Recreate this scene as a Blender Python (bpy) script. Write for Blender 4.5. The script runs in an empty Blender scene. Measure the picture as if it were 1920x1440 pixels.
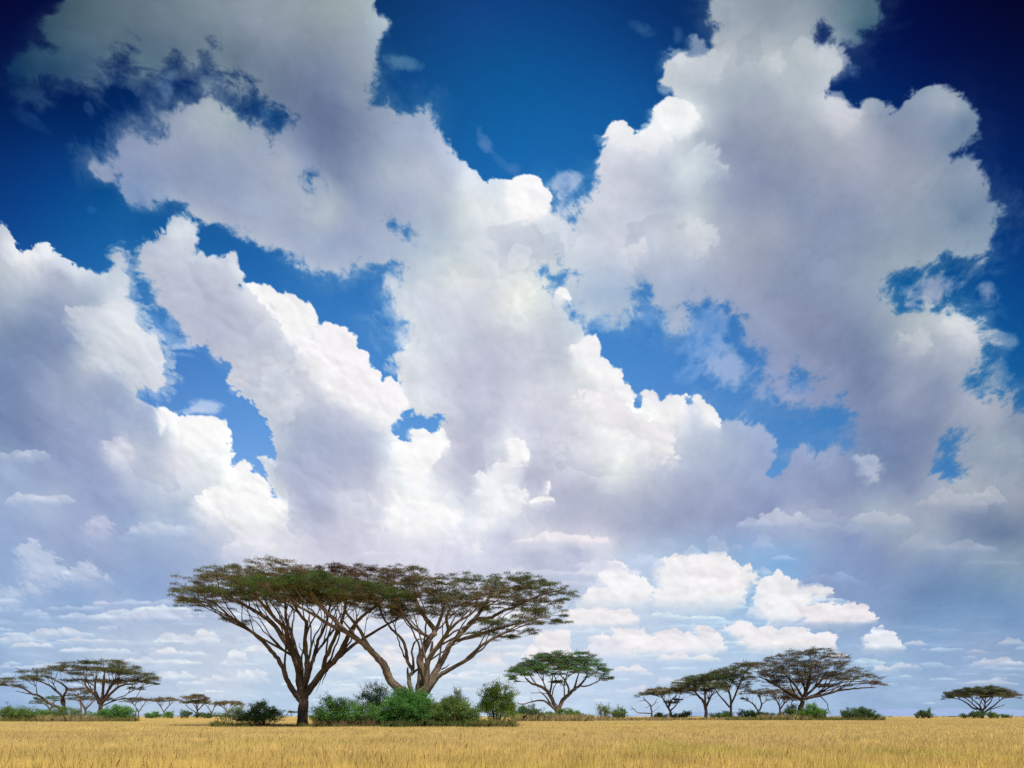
import bpy, math, random
import numpy as np

# ------------------------------------------------------------------ noise
_rs = np.random.RandomState(7)
_PERM = _rs.permutation(512).astype(np.int64)
_GA = _rs.rand(512) * 2 * np.pi
_GX, _GY = np.cos(_GA), np.sin(_GA)
_RX, _RY = _rs.rand(512), _rs.rand(512)

def _hash(ix, iy):
    return _PERM[(ix + _PERM[iy & 511]) & 511]

def perlin(x, y):
    xi = np.floor(x).astype(np.int64); yi = np.floor(y).astype(np.int64)
    fx = x - xi; fy = y - yi
    u = fx*fx*fx*(fx*(fx*6-15)+10); v = fy*fy*fy*(fy*(fy*6-15)+10)
    def g(dx, dy):
        h = _hash(xi+dx, yi+dy)
        return _GX[h]*(fx-dx) + _GY[h]*(fy-dy)
    a = g(0,0); b = g(1,0); c = g(0,1); d = g(1,1)
    return (a+(b-a)*u)*(1-v) + (c+(d-c)*u)*v

def fbm(x, y, octv=4, gain=0.5):
    s = 0; a = 1; t = 0
    for o in range(octv):
        s = s + a*perlin(x+o*17.3, y-o*9.1); t += a
        x = x*2.03; y = y*2.03; a *= gain
    return s/t*1.5

def worley(x, y):
    xi = np.floor(x).astype(np.int64); yi = np.floor(y).astype(np.int64)
    best = np.full(x.shape, 9.0)
    for dx in (-1,0,1):
        for dy in (-1,0,1):
            h = _hash(xi+dx, yi+dy)
            px = xi+dx+_RX[h]; py = yi+dy+_RY[h]
            d = (px-x)**2+(py-y)**2
            best = np.minimum(best, d)
    return best            # squared distance

def puffs(x, y, octv=3, gain=0.5):
    s = 0; a = 1; t = 0
    for o in range(octv):
        s = s + a*np.clip(1-worley(x+o*5.7, y+o*3.3)*1.3, 0, 1); t += a
        x = x*2.1; y = y*2.1; a *= gain
    return s/t

def sstep(a, b, x):
    t = np.clip((x-a)/(b-a), 0, 1)
    return t*t*(3-2*t)

# ------------------------------------------------------------------ sky description
# coordinates: 1280 units per unit tangent; x 960 = straight ahead, y 1343 = horizon
BLUE = [(0,0,7,9,52),(60,60,4,18,66),(150,220,3,38,95),(0,200,3,32,85),(100,300,9,58,124),(200,400,15,88,152),(30,400,12,66,138),(500,160,5,44,100),
(420,160,5,40,98),(720,20,12,58,112),(900,30,20,70,135),(960,150,15,88,150),(960,280,22,100,170),(1000,320,28,105,175),(1200,50,12,58,120),
(1180,180,18,85,152),(1290,30,8,48,105),(1600,100,3,28,88),(1750,100,5,18,72),(1910,10,4,8,44),(1700,180,4,35,95),(1890,200,5,24,78),
(1880,400,5,45,110),(1890,500,10,66,135),(1870,700,20,95,160),(1500,800,70,130,195),(1250,700,75,135,205),(1650,830,70,130,195),(1780,880,55,120,185),
(700,600,60,125,195),(560,520,40,110,180),(350,680,75,130,200),(440,840,108,160,224),(480,510,35,105,175),(250,560,45,115,185),(780,800,92,152,216),
(1440,1010,120,165,215),(1500,1040,125,170,220),(1300,1200,160,190,225),(1600,1200,150,180,220),(200,1300,160,185,220),(960,1330,198,214,236),
(1300,1300,185,205,235),(1750,1300,150,175,210),(500,1300,188,207,232),(0,1300,150,175,215),(1720,530,14,88,150),(1640,900,80,140,200)]

CLOUD = """60,130,28,58,92;30,142,14,46,92;100,100,55,84,108;90,40,52,74,96;110,145,38,68,102;130,30,75,95,110;200,60,95,112,128;150,130,55,82,112;300,60,108,122,140;400,20,125,138,150;480,30,145,152,168;560,30,140,150,162;640,30,150,160,165
690,60,150,160,175;722,45,170,182,195;560,130,115,125,150;620,130,120,130,158;680,130,140,150,168;600,220,102,115,148;640,200,108,120,152;600,280,105,118,152
660,260,118,128,160;690,180,140,150,170;640,330,118,130,162;660,300,125,135,165;450,110,105,120,140;280,100,85,108,128;350,80,104,120,138;520,170,105,118,145
380,210,178,184,196;350,225,165,172,190;420,220,175,185,190;300,290,150,158,185;250,300,140,150,185;200,320,150,160,190;380,290,150,158,185;430,300,150,160,185
480,310,165,172,195;350,340,145,155,185;450,350,148,158,188;525,320,182,187,200;570,310,150,160,190;260,380,120,145,185;420,390,160,168,195;500,400,165,175,200
560,380,178,185,202;610,400,192,200,208;620,350,172,180,198;560,460,170,178,205;620,470,165,178,205;640,440,165,172,200;540,270,140,150,178
740,250,165,175,200;790,230,170,180,205;740,330,190,198,210;800,320,195,200,215;850,320,185,192,212;680,380,150,160,190;720,400,175,182,205;760,380,172,180,205
860,400,205,210,218;820,440,190,200,215;780,470,190,202,218;850,500,215,220,225;700,460,180,188,212;880,350,225,228,235;900,390,240,240,242;930,360,215,220,230
990,375,255,255,250;960,400,240,240,242;1000,430,215,218,228;950,470,213,214,227;1050,450,210,215,228;1080,470,220,222,232;1040,480,205,210,222
850,510,230,230,227;980,560,242,242,234;1000,540,238,238,232;900,560,215,215,225;830,560,215,216,228;900,640,205,205,222;850,700,208,206,222;950,700,203,203,220
1000,650,212,212,225;1050,620,205,210,222;1050,680,203,206,217;1000,740,225,222,232;780,680,227,228,234;820,660,220,222,232;760,720,230,230,236;850,760,212,212,228
900,820,203,203,221;1000,800,210,208,226;1100,740,222,222,228;1100,680,240,240,240;1120,700,252,250,246;1140,740,252,250,246;1180,780,248,246,244;1150,850,232,230,235
1160,870,250,250,245;1250,800,235,235,238;1250,770,250,248,245;1280,760,225,225,235;1290,800,210,215,228;1350,820,190,198,218;1400,830,172,182,210;1440,850,160,172,208
1300,880,185,192,215;1400,900,165,175,205;1250,870,205,208,222;1200,900,210,210,222;1100,900,203,203,218;1000,880,203,201,219;1100,950,193,193,214;1200,960,178,183,207
1300,960,160,165,195;1400,960,145,152,188;1250,990,162,169,199;1350,985,150,158,192;1450,950,140,150,190;1150,985,182,184,208
1150,270,225,225,235;1170,300,217,217,229;1200,260,238,238,241;1260,220,238,240,242;1290,200,225,230,235;1250,250,230,232,235;1300,150,190,196,205;1340,130,190,195,205
1360,100,195,198,205;1300,250,185,192,205;1270,120,203,206,214;1370,60,165,172,185;1450,60,150,158,172;1540,30,140,150,165;1600,30,95,120,135;1620,60,60,90,120
1500,100,172,180,188;1560,120,205,210,215;1460,120,197,202,206;1520,150,187,194,203;1500,180,185,192,200;1440,170,165,172,188;1380,180,175,182,195;1400,220,162,168,185
1350,280,148,156,180;1450,260,158,163,181;1570,210,207,207,216;1590,225,205,205,212;1560,260,170,175,190;1650,220,138,148,171;1700,210,133,143,168;1750,190,152,162,180
1790,200,157,167,183;1770,230,138,148,174;1810,240,112,132,160;1620,310,178,180,197;1550,300,165,168,185;1700,280,148,153,175;1780,270,120,138,165
1200,340,205,205,218;1150,380,210,210,222;1290,215,238,240,242;1310,310,205,215,225;1290,310,225,230,235;1240,310,200,205,220;1300,240,213,216,224;1100,420,205,208,222
1180,420,200,202,218;1300,420,215,218,222;1310,430,212,218,222;1250,380,195,200,215;1380,380,145,152,178;1430,340,138,146,174;1500,380,136,146,174;1600,400,140,150,178
1700,330,160,165,180;1750,320,150,158,178;1830,330,142,152,174;1840,380,122,140,166;1800,400,120,138,165;1450,420,168,172,190;1550,420,138,146,174;1250,470,205,208,222
1350,470,185,188,205;1150,460,215,215,226;1450,470,148,153,175;1480,520,133,143,171;1550,480,138,148,177;1350,520,165,172,195;1300,530,170,178,205;1400,540,155,160,185
1500,560,138,146,174;1450,620,150,158,188;1520,640,133,140,172;1580,600,140,148,178;1600,640,120,133,164;1650,500,160,170,185;1640,560,165,175,192;1700,620,175,182,192
1680,590,168,178,192;1720,640,192,197,206;1790,620,207,210,216;1800,610,217,220,226;1760,640,180,185,198;1700,670,165,170,190;1820,670,185,190,205;1650,680,128,140,171
1600,720,123,136,171;1560,700,145,152,185;1500,690,150,158,190;1450,700,150,160,198;1380,700,142,162,206;1640,780,128,138,174;1700,740,155,160,185;1750,720,140,150,178
1850,760,182,184,199;1700,820,118,130,167;1740,790,128,138,170;1640,840,110,130,170;1180,560,175,190,215;1120,560,180,195,220;1230,540,180,190,212
1870,820,160,170,185;1830,830,150,160,180;1900,780,135,145,170;1880,860,145,158,180;1850,900,165,172,190;1900,930,160,165,180;1820,930,182,187,197;1750,950,167,172,191
1700,920,138,148,179;1600,900,133,143,179;1540,900,140,150,188;1500,880,150,160,195;1550,870,158,170,200;1640,960,167,177,196;1680,960,180,187,201;1720,970,160,168,190
1800,980,126,138,170;1880,990,103,120,154;1850,1000,108,126,159;1600,970,160,168,195;1480,970,187,194,216;1520,980,175,182,205;1450,1000,165,178,212;1600,1010,133,148,189
1700,1020,158,168,189;1760,1015,165,175,195;1850,1025,150,162,185;1650,1060,130,146,187;1750,1060,120,140,179;1850,1070,123,146,177;1900,1060,140,158,180;1750,1110,110,136,179
1700,1130,113,138,181;1850,1120,106,136,179;1600,1090,135,155,198;1550,1110,130,148,190;1900,1160,113,143,189;1750,1170,120,150,195;1650,1180,140,165,205
10,440,215,215,225;30,480,228,228,232;100,470,232,232,238;60,500,222,222,230;150,510,215,218,226;50,540,195,200,215;20,560,180,188,205;100,560,163,170,197;180,560,173,183,204
120,520,185,190,208;220,570,217,223,230;200,600,227,230,236;260,620,230,232,239;230,650,222,225,232;290,680,217,218,229;180,620,205,212,222;60,600,136,150,181;20,620,128,143,174
120,620,138,150,181;140,650,128,143,177;60,660,126,140,177;20,700,118,136,174;100,700,150,160,190;165,690,207,210,221;200,720,175,185,210;250,720,192,200,216;100,760,153,163,194
30,760,126,140,177;200,780,167,177,207;270,770,172,182,212;30,820,123,138,177;100,830,148,158,194;200,830,172,180,210;220,845,225,225,235;280,810,185,195,218;300,870,207,208,223
60,900,163,176,209;20,880,165,180,210;150,880,158,168,204;100,900,163,173,207;200,900,158,168,204;240,920,185,192,218;100,940,180,190,215;250,960,160,175,210
30,980,163,178,214;150,960,163,173,209;290,980,188,200,221;300,1010,173,188,217;100,1020,163,176,211;200,1040,163,176,211;320,1060,158,173,209;20,1060,150,170,210
100,1110,150,170,210;250,1100,148,170,211;150,1130,138,163,207;300,1130,148,168,211;360,1100,165,180,214
330,790,252,252,250;380,810,255,255,250;360,840,242,242,244;320,860,222,219,230;380,870,238,238,241;300,900,203,208,224;340,900,222,222,233;400,900,230,230,238;440,880,255,255,252
460,920,255,255,252;400,940,255,255,248;480,950,252,252,250;520,950,250,250,248;450,980,243,240,241;350,940,188,198,219;340,980,183,193,221;520,1000,226,224,234;420,1010,213,213,229
480,1020,235,232,240;400,1040,178,188,217;560,1020,225,222,235
330,430,220,222,230;290,470,208,210,224;350,440,222,225,232;320,500,198,200,217;380,500,205,208,220;430,500,210,210,222;340,540,188,190,211;400,560,188,193,211;440,580,183,188,209
500,590,240,240,240;480,560,248,248,248;550,590,252,252,250;570,610,250,250,248;460,620,193,196,214;500,640,198,203,217;400,620,188,190,214;440,650,208,210,221
500,670,235,235,238;560,650,225,225,235;600,640,252,252,250;640,640,252,252,250;600,680,245,244,242;660,690,250,248,246;700,730,252,250,246;720,770,248,246,244;680,760,245,242,242
560,690,220,220,230;520,720,203,206,221;450,710,222,220,230;470,730,203,208,224;540,750,228,226,234;600,740,213,213,227;560,800,193,198,217;600,830,180,188,211;650,790,200,202,222
700,820,193,198,219;560,880,173,180,209;600,900,178,183,209;640,870,183,186,211;560,930,198,200,221;600,960,193,193,217;650,930,225,224,235;620,1000,208,203,221;690,900,203,203,221
770,850,255,255,253;790,830,255,255,253;780,890,250,250,250;820,850,222,219,233;850,830,203,201,219;740,930,248,248,250;760,970,255,255,252;800,970,255,253,250;840,960,250,250,252
720,920,233,230,239;700,960,223,222,234;870,920,213,213,229;920,920,240,242,246;965,845,250,250,250;940,890,238,238,246;960,930,248,248,250;940,960,244,244,249;910,980,240,240,248
900,880,203,201,219;985,900,198,196,217;1030,970,193,193,214;880,1010,225,225,238;780,1020,225,222,235;700,1020,213,210,227;950,1000,203,203,224;850,1040,225,222,238;1050,900,203,201,219
980,1010,226,223,234;1030,1012,232,228,236;1120,1015,230,225,234;1000,1040,193,196,219;1080,1035,193,196,221;1100,1070,208,210,229;960,1065,213,213,231;1180,1020,198,203,224
1250,1020,186,198,224;1200,1050,193,206,231;1300,1025,170,190,222;1400,1040,150,180,220;1470,1060,130,170,218;1250,1130,190,205,232;1480,1090,140,175,220;1100,1150,190,205,232
1000,1250,212,220,238;50,1150,153,176,214;200,1150,173,188,221;300,1180,188,198,224;100,1200,168,188,221;200,1230,190,202,225;50,1240,168,188,221;400,1200,195,205,228
430,1270,203,211,230;650,1250,203,214,235;500,1300,188,207,232;100,1300,158,183,219;300,1280,188,202,228;20,1300,150,175,215;900,1270,203,215,236;860,1310,196,213,236
1100,1310,193,209,236;1200,1180,196,209,234;1200,1270,193,209,236;1300,1320,180,200,230;1450,1200,178,200,230;1560,1250,163,186,221;1680,1240,153,178,214;1800,1240,148,170,209
1700,1300,150,175,212;1880,1280,148,170,205;1850,1210,143,163,200;1600,1320,153,176,214;1900,1320,143,170,205;1330,1210,185,205,233"""
CLOUD = [tuple(float(v) for v in p.split(',')) for row in CLOUD.split('\n') for p in row.split(';') if p.strip()]

HOLES = [
 [(-80,-80),(112,-80),(110,0),(95,25),(75,50),(85,80),(95,88),(60,90),(35,105),(15,125),(25,145),(60,152),(115,150),(120,140),(150,152),(170,160),(185,148),(190,118),(215,105),(245,92),(255,115),(268,138),(285,135),(310,118),(325,105),(350,112),(365,112),(370,95),(392,88),(397,105),(400,135),(425,148),(445,165),(455,185),(470,150),(490,165),(500,190),(530,210),(540,240),(515,248),(506,262),(510,290),(503,275),(500,252),(475,225),(470,215),(450,215),(415,200),(400,188),(382,178),(370,195),(340,195),(318,200),(300,212),(297,228),(310,245),(312,252),(275,258),(250,243),(240,262),(225,280),(215,295),(200,298),(180,308),(172,318),(180,330),(200,342),(217,333),(228,345),(228,375),(250,390),(285,400),(290,378),(320,378),(345,382),(365,400),(385,420),(430,430),(458,442),(478,468),(520,480),(560,502),(585,513),(640,512),(690,510),(710,500),(740,500),(748,530),(720,530),(735,560),(755,585),(770,610),(768,640),(742,647),(733,668),(748,690),(745,712),(722,708),(712,722),(705,702),(688,692),(682,668),(668,655),(662,632),(645,618),(620,610),(600,606),(590,622),(582,632),(590,612),(597,592),(582,572),(550,557),(520,553),(505,540),(480,533),(458,537),(440,541),(455,530),(460,515),(452,490),(445,470),(425,470),(408,482),(390,478),(380,472),(370,478),(372,445),(365,422),(350,410),(330,402),(312,415),(300,420),(288,430),(285,443),(262,452),(252,462),(257,485),(255,505),(262,525),(278,530),(285,550),(295,572),(310,585),(330,605),(345,625),(362,645),(385,650),(405,672),(430,685),(425,700),(421,718),(440,732),(465,745),(490,770),(505,800),(512,828),(510,850),(515,860),(500,855),(482,853),(495,870),(500,890),(510,920),(500,905),(470,890),(455,870),(438,868),(435,845),(425,810),(420,795),(395,785),(360,785),(330,775),(300,765),(290,755),(262,738),(290,737),(312,715),(322,702),(310,670),(295,640),(275,620),(262,600),(250,575),(240,560),(243,530),(240,505),(238,475),(230,462),(205,463),(200,475),(208,490),(200,505),(180,505),(150,490),(125,475),(105,460),(80,448),(58,450),(55,465),(40,465),(25,450),(23,430),(15,423),(-10,420),(-80,420)],
 [(705,-80),(707,0),(712,25),(730,43),(722,58),(712,75),(711,95),(715,115),(705,135),(703,160),(695,185),(700,205),(720,200),(728,187),(738,213),(765,210),(785,198),(815,207),(818,235),(835,265),(855,290),(878,300),(882,315),(900,328),(918,335),(935,340),(960,335),(985,335),(1005,340),(1020,350),(1030,380),(1045,405),(1075,412),(1080,395),(1095,360),(1110,345),(1120,315),(1115,305),(1122,280),(1132,258),(1150,240),(1165,235),(1180,250),(1200,243),(1222,235),(1232,205),(1250,187),(1265,190),(1258,165),(1240,150),(1242,110),(1258,90),(1285,92),(1295,108),(1325,108),(1335,95),(1340,60),(1325,40),(1335,10),(1340,-80)],
 [(1640,-80),(1650,20),(1640,45),(1600,70),(1580,90),(1590,115),(1588,130),(1570,145),(1560,160),(1555,178),(1578,180),(1590,198),(1612,200),(1625,183),(1650,190),(1680,195),(1710,170),(1735,160),(1755,160),(1765,172),(1795,175),(1825,185),(1840,220),(1840,250),(1825,265),(1800,288),(1785,292),(1825,290),(1845,320),(1860,350),(1865,375),(1885,395),(1870,420),(1865,445),(1860,468),(1830,480),(1800,488),(1778,478),(1772,500),(1750,508),(1722,512),(1697,503),(1672,510),(1657,525),(1668,548),(1690,565),(1695,582),(1727,582),(1737,566),(1750,580),(1770,590),(1782,592),(1787,577),(1807,580),(1830,598),(1845,615),(1852,640),(1848,665),(1852,690),(1830,703),(1808,710),(1815,730),(1840,742),(1865,735),(1890,740),(1900,760),(1925,768),(2000,770),(2000,-80)],
 [(1535,55),(1545,45),(1553,55),(1557,75),(1545,88),(1535,75)],
 [(1018,513),(1050,510),(1068,503),(1074,520),(1067,548),(1062,545),(1045,545),(1035,558),(1025,535)],
 [(1073,562),(1085,575),(1110,600),(1130,595),(1160,615),(1185,610),(1192,570),(1203,542),(1215,545),(1225,570),(1248,600),(1250,627),(1278,622),(1285,600),(1295,575),(1320,563),(1348,567),(1375,595),(1400,605),(1397,640),(1422,664),(1425,690),(1425,725),(1440,745),(1470,762),(1533,762),(1570,743),(1585,762),(1597,790),(1604,830),(1600,845),(1580,843),(1553,834),(1530,848),(1507,840),(1487,845),(1468,868),(1450,893),(1441,885),(1458,860),(1450,832),(1430,803),(1405,785),(1380,778),(1357,776),(1345,783),(1330,765),(1310,748),(1285,743),(1262,745),(1243,757),(1235,755),(1225,740),(1203,734),(1195,745),(1180,735),(1168,712),(1163,690),(1145,690),(1128,668),(1120,645),(1100,622),(1080,595),(1072,580)],
 [(1790,810),(1810,803),(1820,812),(1802,830),(1788,850),(1795,880),(1810,890),(1795,899),(1775,897),(1765,882),(1742,887),(1765,855),(1770,830)],
 [(758,770),(775,774),(800,781),(825,782),(827,812),(800,815),(780,818),(770,832),(742,837),(738,800),(752,790)],
 [(728,413),(738,411),(743,420),(738,428),(730,424)],[(760,432),(768,430),(772,445),(770,458),(760,455)],[(572,327),(585,323),(600,328),(598,334),(578,337)],
 [(1480,700),(1505,690),(1522,712),(1518,735),(1490,738)],
]

WISP = [(0,0,0,0),(80,150,1,0),(250,120,1,0),(420,130,1,0),(500,200,1,0),(170,150,1,0),(200,320,.6,0),(300,390,.8,0),(450,440,.5,0),(600,510,.7,0),(740,550,1,0),(740,610,1,0),(1100,590,1,0),(1250,600,1,0),
(1400,640,1,0),(1350,720,1,0),(1500,760,1,0),(1590,780,.9,0),(1700,510,.9,0),(1850,430,.9,0),(1770,540,1,0),(1850,330,.5,0),(1820,200,.4,0),(1620,60,1,0),(1560,160,.3,0),(1330,40,.7,0),(370,190,.5,0),
(820,220,.6,0),(710,195,.9,0),(1060,370,1,0),(1250,170,.2,0),(50,450,0,0),(150,480,0,0),(240,500,.6,0),(300,420,0,0),(430,480,0,0),(600,600,0,0),(300,680,0,0),(430,820,0,0),(480,870,0,0),(700,690,0,0),(780,800,0.1,0),
(1100,640,0,0),(1250,740,0,0),(1440,830,0.1,0),(1130,250,0,0),(1250,90,.1,0),(1720,165,.1,0),(1850,720,.9,0),(1790,850,.7,0),(1600,840,.5,0),(380,600,.4,0),(330,610,.6,0),(725,30,.1,0),(930,335,0,0),(860,290,.1,0)]

# (x, y, half-length, half-width, tilt deg, density, r, g, b): thin veils hanging in the blue
VEILS = [(165,210,30,16,60,.55,70,105,150),(60,175,45,25,10,.35,40,70,110),(50,225,60,14,35,.28,30,70,125),(310,160,22,40,0,.40,70,105,150),(205,150,60,22,15,.45,60,92,128),(110,130,70,30,5,.5,60,92,118),(395,150,20,35,80,.35,60,95,140),(310,170,16,30,0,.4,70,108,150),(500,215,32,20,60,.6,50,95,145),
(755,118,48,16,12,.62,85,130,165),(910,265,20,34,-25,.8,110,140,195),(940,300,50,10,45,.4,70,120,185),(965,315,18,12,30,.4,85,130,190),(1215,55,45,16,25,.6,55,95,145),(1270,65,14,22,0,.6,65,105,150),
(1060,345,38,30,20,.85,135,165,210),(1085,340,18,26,0,.7,150,175,215),(1055,395,30,24,0,.8,140,170,212),(1245,165,16,20,0,.7,140,165,195),(1600,130,18,16,0,.5,80,115,160),
(1760,535,60,34,-20,.9,130,150,185),(1755,560,34,22,0,.8,140,155,190),(1860,550,22,30,-20,.85,115,140,180),(1700,545,18,22,40,.7,150,165,200),(1710,572,25,10,10,.7,160,170,200),(1810,440,60,40,0,.55,110,135,165),(1820,500,50,20,10,.5,75,110,155),
(1850,630,34,26,0,.75,140,160,190),(1885,640,20,22,0,.6,110,145,185),(1860,700,40,28,0,.6,130,155,185),(1850,715,35,18,20,.6,130,155,185),
(1330,610,60,45,0,.62,120,160,215),(1360,690,62,44,20,.95,150,175,215),(1310,650,50,34,10,.6,125,165,220),(1300,700,40,22,-10,.5,130,170,222),(1120,590,60,30,25,.8,165,190,222),(1170,600,36,26,0,.8,165,190,222),(1215,590,24,50,0,.35,120,165,220),(1245,600,20,36,0,.6,150,180,218),(1080,560,20,40,-20,.7,165,190,222),
(1495,735,60,30,10,.75,135,160,205),(1440,735,40,24,10,.7,140,168,212),(1550,745,40,20,0,.55,110,145,200),(1600,800,26,60,0,.6,110,140,190),(1630,838,30,24,0,.5,100,140,190),
(735,530,36,22,40,.8,165,190,222),(735,585,40,34,50,.75,150,180,220),(760,630,26,30,0,.8,180,200,228),(745,690,26,12,10,.6,165,190,225),(770,560,14,30,0,.6,150,180,218),(700,640,30,10,60,.3,120,165,215),
(240,510,22,44,-5,.85,135,165,205),(230,480,22,20,0,.8,140,165,205),(245,550,16,26,0,.7,130,165,210),(290,610,40,12,50,.45,120,165,220),(330,640,50,14,20,.55,155,185,225),(335,650,35,8,0,.6,190,205,230),(345,665,36,7,8,.4,160,190,228),(320,605,20,30,30,.5,130,170,220),(385,765,34,17,-5,.95,175,198,232),(360,772,30,10,0,.8,185,205,235),(445,735,24,10,15,.55,170,192,226),
(1500,1050,40,8,5,.5,185,205,230),(1480,860,30,16,0,.6,120,155,200),(170,392,12,8,0,.35,50,110,180),(640,500,60,14,0,.6,140,165,205),(460,440,50,14,25,.5,120,150,195),(265,385,40,24,10,.6,110,140,185),(545,490,40,14,20,.4,100,145,195)]

# crisp sunlit heads and dark fronts drawn over the mass: (points, r, g, b, roughness)
HEADS = [
 ([(458,538),(480,533),(505,540),(520,553),(550,557),(582,572),(597,592),(588,618),(582,634),(570,650),(545,640),(530,620),(515,605),(505,590),(485,580),(468,558)],252,252,250,5),
 ([(582,634),(605,606),(645,618),(665,634),(668,655),(684,670),(688,692),(708,704),(714,722),(730,712),(746,722),(756,760),(742,790),(712,800),(690,780),(650,760),(610,730),(580,690),(562,660)],253,251,248,6),
 ([(293,766),(310,768),(340,784),(312,795),(302,812)],255,255,252,4),
 ([(335,785),(360,783),(395,785),(420,797),(426,815),(415,840),(390,848),(350,838),(330,815)],255,255,250,6),
 ([(435,872),(455,870),(470,888),(495,905),(510,925),(530,940),(535,955),(510,965),(480,960),(455,930),(440,900)],255,255,252,6),
 ([(368,940),(400,920),(430,925),(470,940),(490,962),(450,975),(400,972),(372,960)],255,255,248,6),
 ([(140,600),(160,588),(200,580),(220,562),(245,570),(265,605),(272,620),(295,640),(310,672),(321,702),(312,716),(290,736),(262,735),(250,700),(200,680),(180,650),(150,625)],222,225,232,9),
 ([(743,838),(772,832),(775,815),(800,812),(822,815),(835,835),(820,850),(815,870),(800,890),(795,905),(775,920),(762,900),(752,870)],255,255,253,7),
 ([(730,960),(770,950),(800,958),(830,950),(858,965),(850,985),(800,1000),(760,995),(735,985)],255,254,251,7),
 ([(950,850),(955,828),(968,826),(983,828),(988,845),(985,862),(970,870),(955,862)],255,255,253,5),
 ([(930,880),(950,868),(975,875),(960,885),(945,895),(925,900)],246,246,250,6),
 ([(900,900),(940,900),(970,915),(980,930),(965,955),(935,965),(910,985),(890,1000),(900,970),(915,950),(900,925)],244,245,250,9),
 ([(995,945),(1010,935),(1030,935),(1035,938),(1015,945)],252,252,252,4),([(1020,925),(1028,905),(1030,912),(1025,928)],250,250,252,3),
 ([(1072,655),(1090,650),(1100,635),(1113,632),(1121,648),(1118,662),(1130,680),(1145,690),(1160,700),(1170,720),(1190,742),(1180,760),(1140,745),(1110,700),(1090,672)],252,251,247,6),
 ([(1040,552),(1050,543),(1062,547),(1072,560),(1070,568),(1050,566)],252,252,250,4),
 ([(1200,740),(1210,734),(1225,742),(1238,757),(1230,770),(1212,765)],240,238,242,4),([(1238,760),(1255,745),(1280,744),(1290,760),(1270,785),(1245,790)],250,249,246,5),
 ([(1288,744),(1310,748),(1330,766),(1346,790),(1345,800),(1322,800),(1310,775)],250,249,248,5),
 ([(1608,862),(1628,855),(1640,862),(1655,875),(1640,885),(1640,897),(1622,892)],206,212,224,5),
 ([(955,345),(985,338),(1005,342),(1025,358),(1028,385),(1010,408),(985,412),(965,400),(955,372)],255,254,248,7),
 ([(1228,210),(1250,190),(1268,190),(1290,200),(1305,225),(1290,245),(1260,250),(1232,240)],240,242,243,6),
 ([(1130,258),(1150,240),(1165,236),(1180,252),(1200,262),(1240,250),(1255,262),(1215,285),(1170,275)],236,237,241,7),
 ([(1543,100),(1560,92),(1580,95),(1590,116),(1580,135),(1558,145),(1548,125)],212,215,220,5),
 ([(1552,185),(1575,180),(1590,200),(1610,208),(1608,230),(1575,245),(1553,225)],207,208,217,6),
 ([(1290,295),(1320,285),(1345,290),(1350,310),(1320,330),(1295,330)],212,220,228,8),
 ([(1780,610),(1800,598),(1820,612),(1822,640),(1800,645),(1785,630)],222,224,228,7),([(1700,640),(1725,632),(1735,650),(1705,655)],205,208,213,7),
 ([(1440,110),(1458,98),(1468,115),(1462,135),(1445,135)],206,210,214,5),([(1490,95),(1515,82),(1535,90),(1530,120),(1500,120)],200,205,212,6),([(1755,165),(1775,170),(1790,185),(1785,205),(1768,200)],168,178,192,5),([(1300,75),(1325,100),(1345,110),(1330,150),(1300,140),(1285,115)],203,207,214,7),([(1245,95),(1265,88),(1285,100),(1275,125),(1250,130)],212,216,222,5),([(1170,470),(1200,460),(1215,475),(1190,490)],226,226,233,7),([(1290,445),(1315,425),(1330,440),(1320,470),(1295,470)],222,224,230,8),
 ([(713,28),(728,44),(722,58),(710,60)],185,196,206,3),
 ([(200,840),(220,833),(243,848),(245,860),(215,862)],226,226,236,6),([(160,985),(175,975),(195,978),(210,990),(190,1002),(165,1000)],214,214,230,5),
 ([(40,1040),(55,1030),(85,1045),(112,1065),(105,1085),(60,1085),(52,1065)],214,222,236,8),([(128,1080),(150,1065),(165,1062),(180,1075),(198,1084),(165,1092)],220,225,238,5),
 ([(8,1115),(60,1105),(0,1140)],200,212,232,7),
 ([(1090,750),(1140,745),(1180,770),(1210,800),(1250,812),(1260,850),(1230,850),(1200,815),(1160,800)],244,242,242,14),
]

# grey fronts standing before sunlit heads: (outline, r, g, b, direction of the crisp side, opacity)
FRONTS = [([(438,545),(456,547),(475,566),(500,590),(514,612),(522,645),(545,660),(535,685),(480,700),(430,680),(390,640),(350,600),(330,560),(360,500),(420,520)],193,198,215,(.7,-.7),.55),
 ([(522,882),(540,890),(551,930),(556,985),(600,1000),(640,960),(640,880),(600,850),(560,860)],181,187,211,(-.95,-.2),.5)]
CRISP = {(140,600): 18, (458,538): 12, (582,634): 20, (293,766): 6, (335,785): 14, (743,838): 12, (950,850): 8, (900,900): 14, (1072,655): 16, (1608,862): 6, (955,345): 10}
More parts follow.
